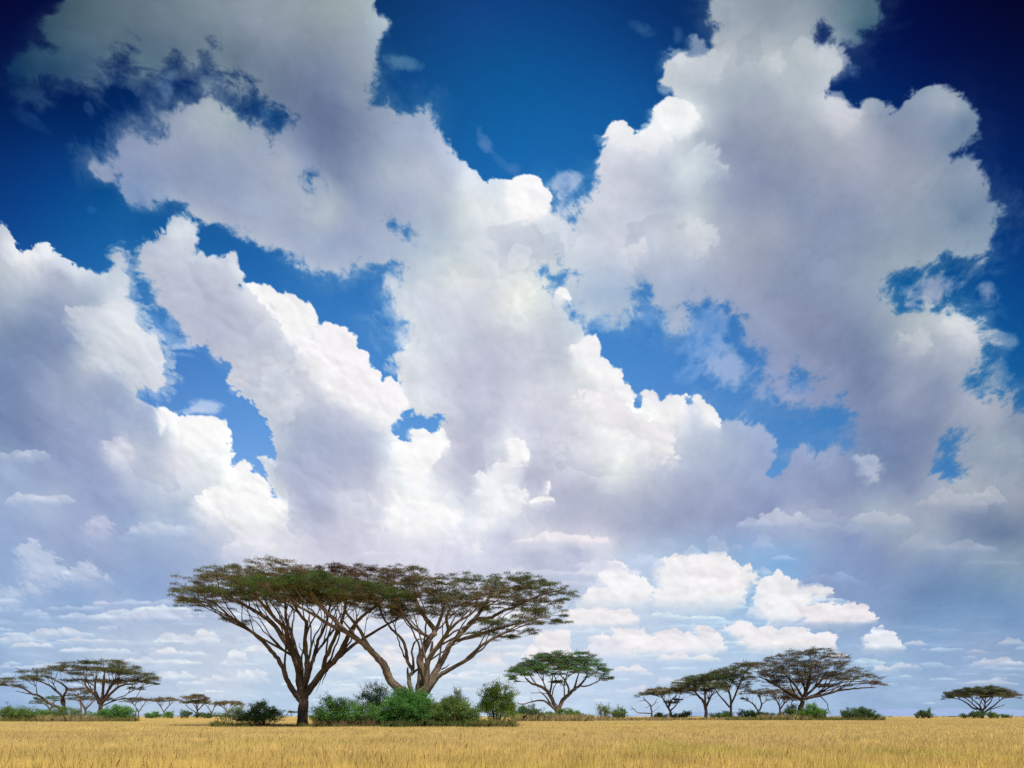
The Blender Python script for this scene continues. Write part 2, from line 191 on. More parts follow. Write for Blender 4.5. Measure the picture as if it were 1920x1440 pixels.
# the nearer cumulus of the low right-hand sky: (outline, base y, height, r, g, b)
BANKS = [([(1085,1138),(1092,1115),(1110,1105),(1125,1100),(1128,1080),(1140,1065),(1150,1058),(1165,1062),(1178,1075),(1188,1082),(1200,1085),(1212,1100),(1223,1110),(1215,1125),(1200,1140),(1150,1142)],1142,80,252,250,249),
 ([(1222,1138),(1228,1118),(1240,1108),(1235,1085),(1228,1060),(1245,1055),(1262,1048),(1275,1042),(1300,1047),(1330,1045),(1358,1045),(1372,1055),(1385,1065),(1405,1065),(1420,1080),(1415,1095),(1402,1110),(1395,1130),(1370,1142),(1300,1148),(1250,1145)],1146,95,247,246,245),
 ([(1268,1052),(1290,1050),(1320,1048),(1358,1047),(1370,1060),(1385,1080),(1395,1105),(1380,1118),(1350,1110),(1325,1095),(1300,1090),(1280,1075)],1125,60,253,250,245),
 ([(1418,1105),(1435,1090),(1450,1088),(1460,1078),(1470,1085),(1490,1090),(1508,1102),(1535,1100),(1556,1112),(1530,1120),(1520,1132),(1512,1150),(1490,1170),(1450,1172),(1430,1150),(1422,1130)],1176,90,248,247,247),
 ([(1500,1150),(1515,1140),(1540,1135),(1580,1138),(1622,1138),(1630,1155),(1642,1162),(1600,1170),(1510,1172)],1173,34,246,241,238),
 ([(1060,1172),(1070,1152),(1110,1146),(1120,1143),(1140,1150),(1185,1148),(1195,1162),(1185,1175),(1110,1176)],1176,30,247,243,243),
 ([(1360,1178),(1380,1172),(1410,1172),(1420,1180),(1445,1178),(1455,1190),(1475,1186),(1490,1182),(1515,1185),(1520,1198),(1540,1188),(1562,1195),(1566,1215),(1540,1222),(1480,1220),(1430,1222),(1400,1212),(1385,1195)],1223,44,246,243,242),
 ([(1112,1200),(1130,1195),(1145,1198),(1150,1182),(1175,1178),(1200,1185),(1213,1200),(1222,1195),(1260,1186),(1290,1190),(1310,1200),(1308,1180),(1330,1180),(1350,1200),(1355,1218),(1300,1226),(1220,1225),(1180,1228),(1140,1210)],1228,44,248,245,244),
 ([(1618,1220),(1625,1198),(1635,1185),(1650,1179),(1660,1188),(1675,1192),(1685,1205),(1690,1218),(1660,1222)],1222,40,232,235,242),
 ([(985,1230),(1005,1200),(1010,1190),(1060,1187),(1065,1215),(1075,1240),(1030,1240)],1242,50,246,243,246)]
# fair-weather cumulus low over the plain: (x, base y, half width, height, r, g, b, opacity)
CUM = [(1270,1222,70,22,248,244,240,.8),(1415,1205,26,20,252,248,244,.9),(1470,1213,24,16,253,248,242,.9),(1500,1198,22,14,244,243,245,.7),(1545,1212,20,18,244,240,241,.7),(1205,1205,34,18,252,249,248,.8),(1440,1150,36,40,253,251,249,.7),(1715,1210,22,10,212,216,230,.8),(1570,1235,22,14,244,238,234,.9),(1660,1262,24,18,222,226,236,.9),(1700,1255,26,14,205,214,230,.8),(1870,1250,50,18,214,220,230,.8),(1830,1225,24,8,205,206,222,.6),(1895,1212,30,16,198,205,220,.7),(1850,1284,60,10,205,212,226,.8),
(1180,1262,34,18,246,240,242,.9),(1290,1240,60,16,248,244,240,.9),(1140,1240,50,46,238,236,244,.85),(1190,1300,40,16,232,232,242,.7),(1260,1285,30,16,226,232,244,.7),(920,1250,26,26,245,240,242,.9),(890,1265,30,8,236,236,244,.7),(760,1255,60,26,244,242,244,.9),(720,1245,60,28,244,241,243,.9),(850,1275,40,16,236,238,246,.7),(640,1260,30,30,246,244,246,.8),(660,1300,40,14,226,232,244,.7),
(445,1240,14,26,240,242,246,.9),(385,1200,24,22,234,236,242,.9),(350,1203,60,16,226,230,240,.8),(320,1228,38,14,234,234,241,.9),(30,1205,60,14,222,226,236,.8),(100,1195,80,18,216,222,234,.8),(170,1205,70,10,222,226,237,.8),(60,1215,40,12,228,230,238,.8),(200,1222,24,7,222,228,240,.8),(135,1222,20,7,222,228,240,.7),(100,1255,70,10,210,218,236,.8),(20,1255,30,9,205,213,234,.7),(260,1245,40,14,225,230,242,.7),(330,1270,36,14,230,234,244,.8),(410,1280,40,14,230,234,244,.8),(470,1280,30,30,232,236,245,.7),(360,1285,30,10,228,232,243,.7),
(240,1135,60,10,196,207,230,.7),(190,1135,16,10,214,220,236,.8),(300,1165,90,22,202,211,232,.8),(120,1160,50,8,190,204,230,.7),(220,1165,70,12,198,208,232,.6),(40,1150,40,12,175,195,226,.6),
(1050,1022,90,24,240,235,240,.85),(1115,1022,28,18,250,238,236,.8),(1140,1075,60,20,222,222,238,.7),(1010,1080,80,14,222,222,238,.6),(1090,1100,50,12,215,215,234,.6),(1120,1062,40,16,228,226,240,.6),
(1215,1060,30,24,205,214,236,.7),(1345,1035,14,30,178,192,220,.6),(1430,1032,24,28,170,188,218,.7),(1380,1034,10,18,175,192,222,.5),(1300,1044,20,22,190,205,230,.6),(1470,1052,30,12,180,202,232,.6),(1420,1075,26,12,185,205,232,.6),(1560,1095,60,26,158,178,215,.7),(1700,1180,60,8,150,172,212,.6),(1760,1185,50,8,160,182,215,.6),
(700,1045,40,14,225,222,236,.5),(885,1045,16,30,240,238,244,.8),(860,1030,22,30,236,234,243,.5),(470,1035,50,40,236,234,242,.7),(505,1038,30,20,244,240,242,.6),(290,1010,60,34,196,206,226,.7),(330,1000,40,20,196,206,226,.6),(60,945,50,22,202,210,226,.8),(100,940,40,14,196,205,224,.7),(20,870,40,30,195,207,226,.6),(60,860,30,20,200,210,228,.6),
(1475,990,50,36,200,206,222,.8),(1440,990,60,20,188,198,220,.7),(1560,995,60,18,186,194,214,.6),(1650,990,60,34,188,196,208,.7),(1780,955,70,34,186,190,200,.7),(1845,940,40,26,190,194,202,.7),(1890,870,50,40,160,170,186,.5),(1790,1035,80,20,170,180,198,.6),(1730,1028,40,24,170,180,200,.5),(1860,1060,60,10,150,168,190,.5),(1550,990,50,40,172,182,206,.5)]

# ------------------------------------------------------------------ raster evaluation
HZ, FOC = 1343.0, 1280.0

def rbf(pts, X, Y, lam=0.0):
    P = np.array(pts, float); A = P[:, :2]; V = P[:, 2:]
    D = np.sqrt(((A[:,None]-A[None])**2).sum(-1)+4.0)
    n = len(A); mu = V.mean(0)
    W = np.linalg.solve(-D+lam*np.eye(n), V-mu)
    out = np.empty(X.shape+(V.shape[1],)); flat = out.reshape(-1, V.shape[1])
    xf, yf = X.ravel(), Y.ravel()
    for s in range(0, len(xf), 20000):
        d = np.sqrt((xf[s:s+20000,None]-A[:,0])**2+(yf[s:s+20000,None]-A[:,1])**2+4.0)
        flat[s:s+20000] = -d@W+mu
    return out

def poly_sdf(poly, X, Y):
    """positive inside"""
    P = np.array(poly, float); Q = np.roll(P, -1, 0)
    d2 = np.full(X.shape, 1e12); ins = np.zeros(X.shape, bool)
    for (ax, ay), (bx, by) in zip(P, Q):
        ex, ey = bx-ax, by-ay; L = ex*ex+ey*ey+1e-9
        t = np.clip(((X-ax)*ex+(Y-ay)*ey)/L, 0, 1)
        d2 = np.minimum(d2, (X-ax-t*ex)**2+(Y-ay-t*ey)**2)
        if ay != by:
            c = ((ay > Y) != (by > Y)) & (X < ex*(Y-ay)/(by-ay)+ax)
            ins ^= c
    d = np.sqrt(d2)
    return np.where(ins, d, -d)

def bil(G, x0, y0, step, X, Y):
    h, w = G.shape[:2]
    fx = np.clip((X-x0)/step, 0, w-1.001); fy = np.clip((Y-y0)/step, 0, h-1.001)
    ix = fx.astype(int); iy = fy.astype(int); fx = fx-ix; fy = fy-iy
    if G.ndim == 3: fx = fx[...,None]; fy = fy[...,None]
    return (G[iy,ix]*(1-fx)+G[iy,ix+1]*fx)*(1-fy)+(G[iy+1,ix]*(1-fx)+G[iy+1,ix+1]*fx)*fy

def sky_raster(step):
    """radiance of the sky (display-referred sRGB 0..1) on a regular grid of directions"""
    xs = np.arange(0, 1920+step, step); ys = np.arange(0, 1376, step)
    X, Y = np.meshgrid(xs, ys)
    # perspective scale of the clouds: finer and flatter towards the horizon
    vv = (HZ-Y)/FOC
    k = 1/(np.clip(vv, 0, 2)+0.55)
    U = (X-960)/FOC
    nx = U*k*6.0; ny = -np.log(np.clip(vv, 0, 2)+0.55)*6.0+1.3*np.exp(-np.clip(vv, 0, 2)/.12)
    w1 = fbm(nx*1.3, ny*1.3, 4); w2 = fbm(nx*1.3+31.7, ny*1.3+12.2, 4)
    f1 = fbm(nx*6+3, ny*6, 3); f2 = fbm(nx*6+51, ny*6+8, 3)
    sc = np.clip((HZ-Y)/500.0, 0.12, 1.0)
    # coarse fields
    cs = 6; Xc, Yc = np.meshgrid(np.arange(-60, 2000, cs), np.arange(-60, 1420, cs))
    ccol = rbf(CLOUD, Xc, Yc, 3.0); bcol = rbf(BLUE, Xc, Yc, 5.0); wmap = rbf(WISP, Xc, Yc, 1.0)[...,0]
    wx, wy = X+w1*26*sc+f1*9*sc, Y+w2*22*sc+f2*7*sc
    C = bil(ccol, -60, -60, cs, wx, wy)
    B = bil(bcol, -60, -60, cs, X, Y)
    wis = np.clip(bil(wmap, -60, -60, cs, X, Y), 0, 1)
    hs = 3; Xh, Yh = np.meshgrid(np.arange(-60, 2000, hs), np.arange(-60, 1100, hs))
    H = np.full(Xh.shape, -300.0)
    for p in HOLES: H = np.maximum(H, np.clip(poly_sdf(p, Xh, Yh), -300, 300))
    gy, gx = np.gradient(H, hs)
    # cauliflower bumps and torn wisps
    b1 = puffs(nx*3.2+w1*.7, ny*3.2+w2*.7, 4, .55)
    b2 = puffs(nx*9+w1*1.2+7, ny*9+w2*1.2, 3, .6)
    tor = fbm(nx*13+w1+f1*.7, ny*13+w2+f2*.7, 5, .68)
    wf = fbm(nx*4.0+w1*.8+11, ny*4.0+w2*.8, 6, .66)
    d = -bil(H, -60, -60, hs, X+f1*5*sc+w1*10*wis, Y+f2*5*sc+w2*10*wis)
    b3 = puffs(nx*23+w1*1.5+f1*.5, ny*23+w2*1.5+f2*.5, 2, .6)
    scf = np.sqrt(sc)
    dn = d + (1-wis)*((b1-b1.mean())*32+(b2-b2.mean())*18+(b3-b3.mean())*7*scf)*sc + wis*(wf*50+tor*24+(b2-b2.mean())*8)*sc - 1.5*sc
    soft = 2.4 + 13*wis
    a = sstep(-soft, soft, dn)
    thin = (.26+.30*sstep(560, 380, X)*sstep(420, 250, Y))*sstep(-60, 8, d+wf*70*sc+tor*22*sc)*sstep(.25, .8, wis)
    nX = bil(gx, -60, -60, hs, X, Y); nY = bil(gy, -60, -60, hs, X, Y)   # towards the hole
    lit = nX*.55-nY*.83
    # relief of the mass lit from the upper right
    def relief(hg, gain):
        for ax in (0, 1):                       # soften so that folds read as rounded, not creased
            hg = (np.roll(hg, 1, ax)+np.roll(hg, -1, ax)+hg*2)/4; hg = (np.roll(hg, 2, ax)+np.roll(hg, -2, ax)+hg*2)/4
        hy, hx = np.gradient(hg, step)
        return np.tanh(-(hx*.55-hy*.83)*gain)
    big = puffs(nx*1.7+w2*1.1, ny*1.7+w1*1.1, 2, .35)*1.2+fbm(nx*2.5+w1, ny*2.5+9, 2)*.5
    mid = puffs(nx*4.2+w1*1.3+f1*.25, ny*4.2+w2*1.3+f2*.25, 2, .4)
    hi = puffs(nx*9+w1*1.6+f1*.4, ny*9+w2*1.6+f2*.4, 2, .5)
    clump = sstep(-.25, .45, fbm(nx*2.2+77, ny*2.2+5, 3))      # crisp only here and there
    rel = relief(big, 30)*.5+relief(mid, 17)*.55*(.35+.65*clump)
    relh = relief(hi, 9)*(.25+.75*clump)
    fine = fbm(nx*14, ny*14, 4, .6)
    lum = C.mean(-1)
    amp = sstep(185, 245, lum)*12+4.0
    inside = sstep(0, 30, dn)
    edge = (1-sstep(4, 46, dn))*(1-.75*wis)
    shade = rel*amp*(.5+.5*inside)*(.35+.65*sstep(1020, 800, Y)) + relh*(2+sstep(195, 245, lum)*9) + (w1*10+wf*5*(.4+wis))*(1-sstep(205, 250, lum)*.6) + fine*1.2
    # overlapping lobes: a crisp sunlit brow fading down into the next fold
    lf = ny*.50-nx*.26+fbm(nx*1.25+61, ny*1.25+13, 4, .5)*1.7+(b1-.5)*.42+(b2-.5)*.16
    fr = lf-np.floor(lf); brow = (1-fr)*sstep(0, .07, fr)
    lf2 = ny*1.15-nx*.6+fbm(nx*2.9+21, ny*2.9+3, 3, .5)*1.6+(b2-.5)*.5+(b3-.5)*.2
    fr2 = lf2-np.floor(lf2); brow2 = (1-fr2)*sstep(0, .09, fr2); cl3 = sstep(.0, .45, fbm(nx*1.7+29, ny*1.7+4, 3))
    cl2 = sstep(-.15, .4, fbm(nx*.9+9, ny*.9+44, 3))
    shade = shade+((brow-.42)*cl2*(5+13*sstep(165, 235, lum))+(brow2-.42)*cl3*(2+12*sstep(190, 240, lum)))*(.25+.75*inside)*(.5+.5*sstep(1120, 900, Y))
    mott = fbm(nx*4.2+w1*.4+15, ny*4.2+w2*.4+3, 4, .5)
    shade = shade + mott*(8-3*wis+6*sstep(190, 230, lum))*(.4+.6*sstep(1150, 900, Y)) - 5*sstep(222, 252, lum) - 10*np.exp(-((lum-203)/30)**2)
    low = sstep(930, 1230, Y)
    tone = np.where(shade[...,None] > 0, np.array([1.,1.,1.]), np.array([1.06,1.0,.84]))
    C = C + shade[...,None]*tone + np.array([-2.5,1.5,1.0]) + low[...,None]*np.array([9., 8., 4.])
    C = C + (edge*np.clip(lit, -.5, 1)*13*sstep(110, 215, lum))[...,None]
    out = B.copy()
    # veils
    for (x, y, hl, hw, tilt, den, r, g, b) in VEILS:
        R = max(hl, hw)*2.0
        i0, i1 = int(max(0, (y-R)/step)), int(max(0, (y+R)/step)); j0, j1 = int(max(0, (x-R)/step)), int(max(0, (x+R)/step))
        sl = (slice(i0, i1), slice(j0, j1))
        if i1 <= i0 or j1 <= j0: continue
        t = math.radians(tilt); dx = X[sl]-x+w1[sl]*14; dy = Y[sl]-y+w2[sl]*14
        e = np.sqrt(((dx*math.cos(t)+dy*math.sin(t))/hl)**2+((-dx*math.sin(t)+dy*math.cos(t))/hw)**2)
        m = sstep(1.5, .1, e)
        al = np.clip(m*1.5-.50+wf[sl]*1.5+tor[sl]*.5, 0, 1)*sstep(0, .3, m)*min(.97, den*(1.5 if x < 560 and y < 250 else 1.1))
        out[sl] = out[sl]*(1-al[...,None])+np.array([r,g,b])*al[...,None]
    # clear air lies behind the mass
    out = out*(1-thin[...,None])+C*thin[...,None]
    out = out*(1-a[...,None])+C*a[...,None]
    # heads
    def over(poly, col, rough, op=1.0, flat=None, dirl=(.5,-.86), soft_lo=26, w0=1.6):
        P = np.array(poly, float); m = 40
        i0, i1 = int(max(0, (P[:,1].min()-m)/step)), int((P[:,1].max()+m)/step); j0, j1 = int(max(0, (P[:,0].min()-m)/step)), int((P[:,0].max()+m)/step)
        sl = (slice(i0, i1), slice(j0, j1))
        Xs, Ys = X[sl], Y[sl]
        if Xs.size == 0: return
        s = poly_sdf(poly, Xs+f1[sl]*rough*.7, Ys+f2[sl]*rough*.7)
        s0y, s0x = np.gradient(s, step)
        facing = -(s0x*dirl[0]+s0y*dirl[1])
        sw = w0+soft_lo*sstep(.35, -.45, facing)
        s = s+((b1[sl]-.5)*2.6+(b2[sl]-.5)*1.9+(b3[sl]-.5)*.9)*rough
        al = sstep(-sw*.55, sw, s)*op
        col = (col[0], col[1], max(col[2], (col[0]+col[1])/2+1))
        c = np.array(col, float)+np.zeros(Xs.shape+(3,)); hwt = 1.0 if col[0] > 240 else 0.0
        c = c-8*(hwt)+(rel[sl]*16+relh[sl]*10+mott[sl]*8+fine[sl]*1.5)[...,None]*np.array([1,1,1.])-np.clip(-rel[sl],0,1)[...,None]*np.array([9,8,3])
        if flat is not None:
            base, hh, dark = flat
            t = sstep(.55, 0.0, (base-Ys)/hh+f1[sl]*.15)[...,None]
            c = c*(1-t)+(np.array(dark)+rel[sl][...,None]*8)*t
        out[sl] = out[sl]*(1-al[...,None])+c*al[...,None]
    for (p, r, g, b, rough) in HEADS:
        hard = r > 234
        over(p, (r, g, b), rough if hard else rough*1.6, 1.0 if hard else .55, w0=2.8 if hard else 7.0, soft_lo=CRISP.get(p[0], 26))
    for (p, r, g, b, dl, op) in FRONTS: over(p, (r, g, b), 10, op, dirl=dl, soft_lo=46, w0=5.0)
    rr = random.Random(4)
    def cumulus(x, yb, hw, h, r, g, b, op):
        n = max(7, int(hw/4)); top = []; bot = []
        k1 = rr.uniform(-.5, .5); k2 = rr.random()*6; k3 = rr.random()*6
        for i in range(n+1):
            t = i/n*2-1
            env = max(0, 1-abs(t)**2.6)**.45*(1-.34*abs(t-k1))
            hh = h*env*(.72+.17*math.sin(k2+t*4.2)+.14*math.sin(k3+t*9.0)+.14*(rr.random()-.5))
            top.append((x+t*hw, yb-max(0, hh)))
            bot.append((x+t*hw, yb+h*.06*math.sin(k3+t*7)*(1-t*t)))
        pts = top+bot[-2:0:-1]
        here = out[min(int(yb/step), out.shape[0]-1), min(max(int(x/step), 0), out.shape[1]-1)]
        dk = here*.80+np.array([r,g,b])*.20-np.array([5, 3, 0])*min(1, h/40)
        over(pts, (r, g, b), max(1.5, min(9, h*.17)), op, (yb, h, dk), (.3,-.95), min(22, h*.30), 1.2)
    # ranks of flat cumulus thinning out to the horizon
    for i in range(270):
        q = rr.random()**.8; yb = 1334-q*210; x = rr.uniform(-40, 1960); sz = .25+q*.95
        hw = rr.uniform(16, 62)*sz; h = rr.uniform(4, 13)*sz
        here = out[min(int(yb/step), out.shape[0]-1), min(max(int(x/step), 0), out.shape[1]-1)]
        c = here+(rr.uniform(18, 42))*np.array([1.15, 1.0, .62]); c = np.minimum(c, [247, 244, 246])
        if x > 1560 and yb < 1215: continue
        cumulus(x, yb, hw, h, *c, rr.uniform(.5, .95))
    for (pl, yb, h, r, g, b) in BANKS:
        cx = sum(q[0] for q in pl)/len(pl); here = out[min(int((yb+6)/step), out.shape[0]-1), int(cx/step)]
        over(pl, (r, g, b), 5.5, .97, (yb, h*.62, here*.55+np.array([r,g,b])*.45-6), (.35,-.94), 16, 1.2)
    for a_ in CUM: cumulus(*a_[:7], a_[7]*.92)
    # thin stratus streaks close to the horizon
    st = fbm(nx*.9+40, (Y/16.0)+w1*.5, 5, .55)
    sz = sstep(1090, 1200, Y)*sstep(1344, 1290, Y)
    al = np.clip((st-.05)*1.6, 0, 1)*sz*.6
    target = np.minimum(out+26, 240)
    out = out*(1-al[...,None])+target*al[...,None]
    dk = np.clip((-st-.05)*1.5, 0, 1)*sz*.15
    out = out*(1-dk[...,None])+np.minimum(out, np.array([168., 190., 223.]))*dk[...,None]
    return xs, ys, np.clip(out, 0, 255)/255.0
SKY_STEP = 1.5

# ------------------------------------------------------------------ scene helpers
SC = bpy.context.scene
COL = SC.collection
CAMZ = 1.45

def at(px, py, D):
    return np.array([(px-960)/FOC*D, D, CAMZ+(HZ-py)/FOC*D])

def tag(o, label=None, cat=None, group=None, kind=None):
    if label: o['label'] = label
    if cat: o['category'] = cat
    if group: o['group'] = group
    if kind: o['kind'] = kind
    return o

def thing(name, loc, label, cat, group=None):
    o = bpy.data.objects.new(name, None); o.empty_display_size = 0.3
    o.location = loc; COL.objects.link(o)
    return tag(o, label, cat, group)

def mesh_obj(name, V, F, mat, parent=None, colors=None, smooth=False, origin=None):
    """V (n,3) array in world units, F list of index arrays (m,3)/(m,4)"""
    V = np.asarray(V, np.float32)
    me = bpy.data.meshes.new(name)
    if parent is not None: V = V-np.array(parent.location if origin is None else origin, np.float32)
    me.vertices.add(len(V)); me.vertices.foreach_set('co', V.ravel())
    F = [np.asarray(f, np.int32) for f in F if len(f)]
    loops = np.concatenate([f.ravel() for f in F]); tot = np.concatenate([np.full(len(f), f.shape[1], np.int32) for f in F])
    me.loops.add(len(loops)); me.loops.foreach_set('vertex_index', loops)
    me.polygons.add(len(tot))
    st = np.zeros(len(tot), np.int32); st[1:] = np.cumsum(tot)[:-1]
    me.polygons.foreach_set('loop_start', st)
    if smooth: me.polygons.foreach_set('use_smooth', np.ones(len(tot), bool))
    me.update(calc_edges=True)
    if colors is not None:
        a = me.color_attributes.new('tint', 'FLOAT_COLOR', 'POINT')
        c = np.ones((len(V), 4), np.float32); c[:, :3] = colors
        a.data.foreach_set('color', c.ravel())
    me.materials.append(mat)
    o = bpy.data.objects.new(name, me); COL.objects.link(o)
    if parent is not None: o.parent = parent
    return o

# ------------------------------------------------------------------ materials
def new_mat(name):
    m = bpy.data.materials.new(name); m.use_nodes = True
    nt = m.node_tree; nt.nodes.clear()
    return m, nt, nt.nodes.new('ShaderNodeOutputMaterial')

def leaf_mat(name, trans=0.35, gain=1.0, up=0.0):
    m, nt, out = new_mat(name); N, L = nt.nodes, nt.links
    at_ = N.new('ShaderNodeAttribute'); at_.attribute_name = 'tint'
    geo = N.new('ShaderNodeNewGeometry'); no = N.new('ShaderNodeTexNoise'); no.inputs['Scale'].default_value = 0.9; no.inputs['Detail'].default_value = 3
    L.new(geo.outputs['Position'], no.inputs['Vector'])
    mr = N.new('ShaderNodeMapRange'); mr.inputs['From Min'].default_value = .3; mr.inputs['From Max'].default_value = .7
    mr.inputs['To Min'].default_value = .75*gain; mr.inputs['To Max'].default_value = 1.25*gain
    L.new(no.outputs['Fac'], mr.inputs['Value'])
    mul = N.new('ShaderNodeVectorMath'); mul.operation = 'SCALE'
    L.new(at_.outputs['Color'], mul.inputs[0]); L.new(mr.outputs['Result'], mul.inputs['Scale'])
    d = N.new('ShaderNodeBsdfDiffuse'); t = N.new('ShaderNodeBsdfTranslucent'); mx = N.new('ShaderNodeMixShader')
    mx.inputs['Fac'].default_value = trans
    if up:      # blades stand close: light them as a sward rather than as single facets
        sc = N.new('ShaderNodeVectorMath'); sc.operation = 'SCALE'; sc.inputs['Scale'].default_value = 1-up
        ad = N.new('ShaderNodeVectorMath'); ad.operation = 'ADD'; ad.inputs[1].default_value = (0, -.25*up, up)
        nr = N.new('ShaderNodeVectorMath'); nr.operation = 'NORMALIZE'
        L.new(geo.outputs['Normal'], sc.inputs[0]); L.new(sc.outputs[0], ad.inputs[0]); L.new(ad.outputs[0], nr.inputs[0])
        L.new(nr.outputs[0], d.inputs['Normal'])
    L.new(mul.outputs[0], d.inputs['Color']); L.new(mul.outputs[0], t.inputs['Color'])
    L.new(d.outputs[0], mx.inputs[1]); L.new(t.outputs[0], mx.inputs[2])
    L.new(mx.outputs[0], out.inputs['Surface'])
    return m

def bark_mat(name, dark, light, scale=3.0):
    m, nt, out = new_mat(name); N, L = nt.nodes, nt.links
    geo = N.new('ShaderNodeNewGeometry')
    mp = N.new('ShaderNodeMapping'); mp.inputs['Scale'].default_value = (1, 1, .22)
    L.new(geo.outputs['Position'], mp.inputs['Vector'])
    no = N.new('ShaderNodeTexNoise'); no.inputs['Scale'].default_value = scale*2.2; no.inputs['Detail'].default_value = 7; no.inputs['Roughness'].default_value = .68
    L.new(mp.outputs['Vector'], no.inputs['Vector'])
    n2 = N.new('ShaderNodeTexNoise'); n2.inputs['Scale'].default_value = .55; n2.inputs['Detail'].default_value = 4
    L.new(geo.outputs['Position'], n2.inputs['Vector'])
    ad = N.new('ShaderNodeMath'); ad.operation = 'ADD'; L.new(no.outputs['Fac'], ad.inputs[0]); L.new(n2.outputs['Fac'], ad.inputs[1])
    cr = N.new('ShaderNodeValToRGB'); cr.color_ramp.elements[0].position = .35; cr.color_ramp.elements[1].position = .68
    hf = N.new('ShaderNodeMath'); hf.operation = 'MULTIPLY'; hf.inputs[1].default_value = .5; L.new(ad.outputs[0], hf.inputs[0])
    cr.color_ramp.elements[0].color = (*dark, 1); cr.color_ramp.elements[1].color = (*light, 1)
    L.new(hf.outputs[0], cr.inputs['Fac'])
    b = N.new('ShaderNodeBsdfPrincipled'); b.inputs['Roughness'].default_value = .95; b.inputs['Specular IOR Level'].default_value = .1
    L.new(cr.outputs['Color'], b.inputs['Base Color'])
    bp = N.new('ShaderNodeBump'); bp.inputs['Strength'].default_value = .9; bp.inputs['Distance'].default_value = .08
    L.new(no.outputs['Fac'], bp.inputs['Height']); L.new(bp.outputs['Normal'], b.inputs['Normal'])
    L.new(b.outputs[0], out.inputs['Surface'])
    return m

# ------------------------------------------------------------------ tubes
class Tubes:
    def __init__(s): s.V = []; s.F4 = []; s.F3 = []; s.n = 0
    def add(s, P, R, sides=6, cap=True, lump=0.0, rnd=None):
        P = np.asarray(P, float); R = np.asarray(R, float)
        n = len(P)
        if n < 2: return
        T = np.gradient(P, axis=0); T /= np.linalg.norm(T, axis=1)[:,None]+1e-9
        ref = np.array([0.31, .95, .05]) if abs(T[0,1]) < .9 else np.array([1., 0, 0])
        A = np.cross(T, ref); A /= np.linalg.norm(A, axis=1)[:,None]+1e-9
        B = np.cross(T, A)
        th = np.arange(sides)/sides*2*np.pi
        ring = np.cos(th)[None,:,None]*A[:,None]+np.sin(th)[None,:,None]*B[:,None]
        rr = R[:,None]*np.ones((1, sides))
        if lump and rnd is not None: rr = rr*(1+lump*(rnd.rand(n, sides)-.5)+lump*.8*(rnd.rand(1, sides)-.5))
        V = P[:,None]+ring*rr[...,None]
        i = np.arange(n-1)[:,None]*sides+np.arange(sides)[None]
        j = np.arange(n-1)[:,None]*sides+(np.arange(sides)[None]+1)%sides
        F = np.stack([i, j, j+sides, i+sides], -1).reshape(-1, 4)+s.n
        s.V.append(V.reshape(-1, 3)); s.F4.append(F)
        if cap:
            k = n*sides
            s.V.append(P[-1:]+T[-1:]*R[-1]*.6)
            e = (n-1)*sides
            s.F3.append(np.stack([e+np.arange(sides), e+(np.arange(sides)+1)%sides, np.full(sides, k)], -1)+s.n)
            s.n += 1
        s.n += n*sides
    def build(s, name, mat, parent, origin=None):
        if not s.V: return None
        return mesh_obj(name, np.concatenate(s.V), [np.concatenate(s.F4), np.concatenate(s.F3) if s.F3 else np.zeros((0,3))], mat, parent, smooth=True, origin=origin)

def smooth_line(P, per=4):
    """Catmull-Rom through the given points"""
    P = np.asarray(P, float)
    if len(P) < 3:
        t = np.linspace(0, 1, per*2+1)[:,None]; return P[0]*(1-t)+P[-1]*t
    Q = np.vstack([2*P[0]-P[1], P, 2*P[-1]-P[-2]]); out = []
    for i in range(1, len(Q)-2):
        p0, p1, p2, p3 = Q[i-1], Q[i], Q[i+1], Q[i+2]
        for t in np.arange(per)/per:
            out.append(.5*((2*p1)+(-p0+p2)*t+(2*p0-5*p1+4*p2-p3)*t*t+(-p0+3*p1-3*p2+p3)*t**3))
    out.append(P[-1])
    return np.array(out)

# ------------------------------------------------------------------ acacia
TINT0 = {'olive': (.100,.126,.037), 'brown': (.130,.108,.046), 'green': (.068,.128,.030), 'straw': (.215,.160,.068), 'rust': (.125,.072,.045),
        'deep': (.080,.180,.052), 'grey': (.090,.082,.052), 'dark': (.068,.078,.032), 'pale': (.20,.175,.085)}
TINT = {k: tuple(1.35*c for c in v) for k, v in TINT0.items()}

def leaf_quads(C, U, W, ln, wd):
    """quads centred at C along unit U with width dir W"""
    a = U*ln[:,None]*.5; b = W*wd[:,None]*.5
    V = np.stack([C-a-b*.6, C-a*.1-b, C+a, C-a*.1+b], 1).reshape(-1, 3)
    n = len(C); F = np.arange(n*4).reshape(n, 4)
    return V, F

def unit(v): return v/(np.linalg.norm(v, axis=-1, keepdims=True)+1e-9)

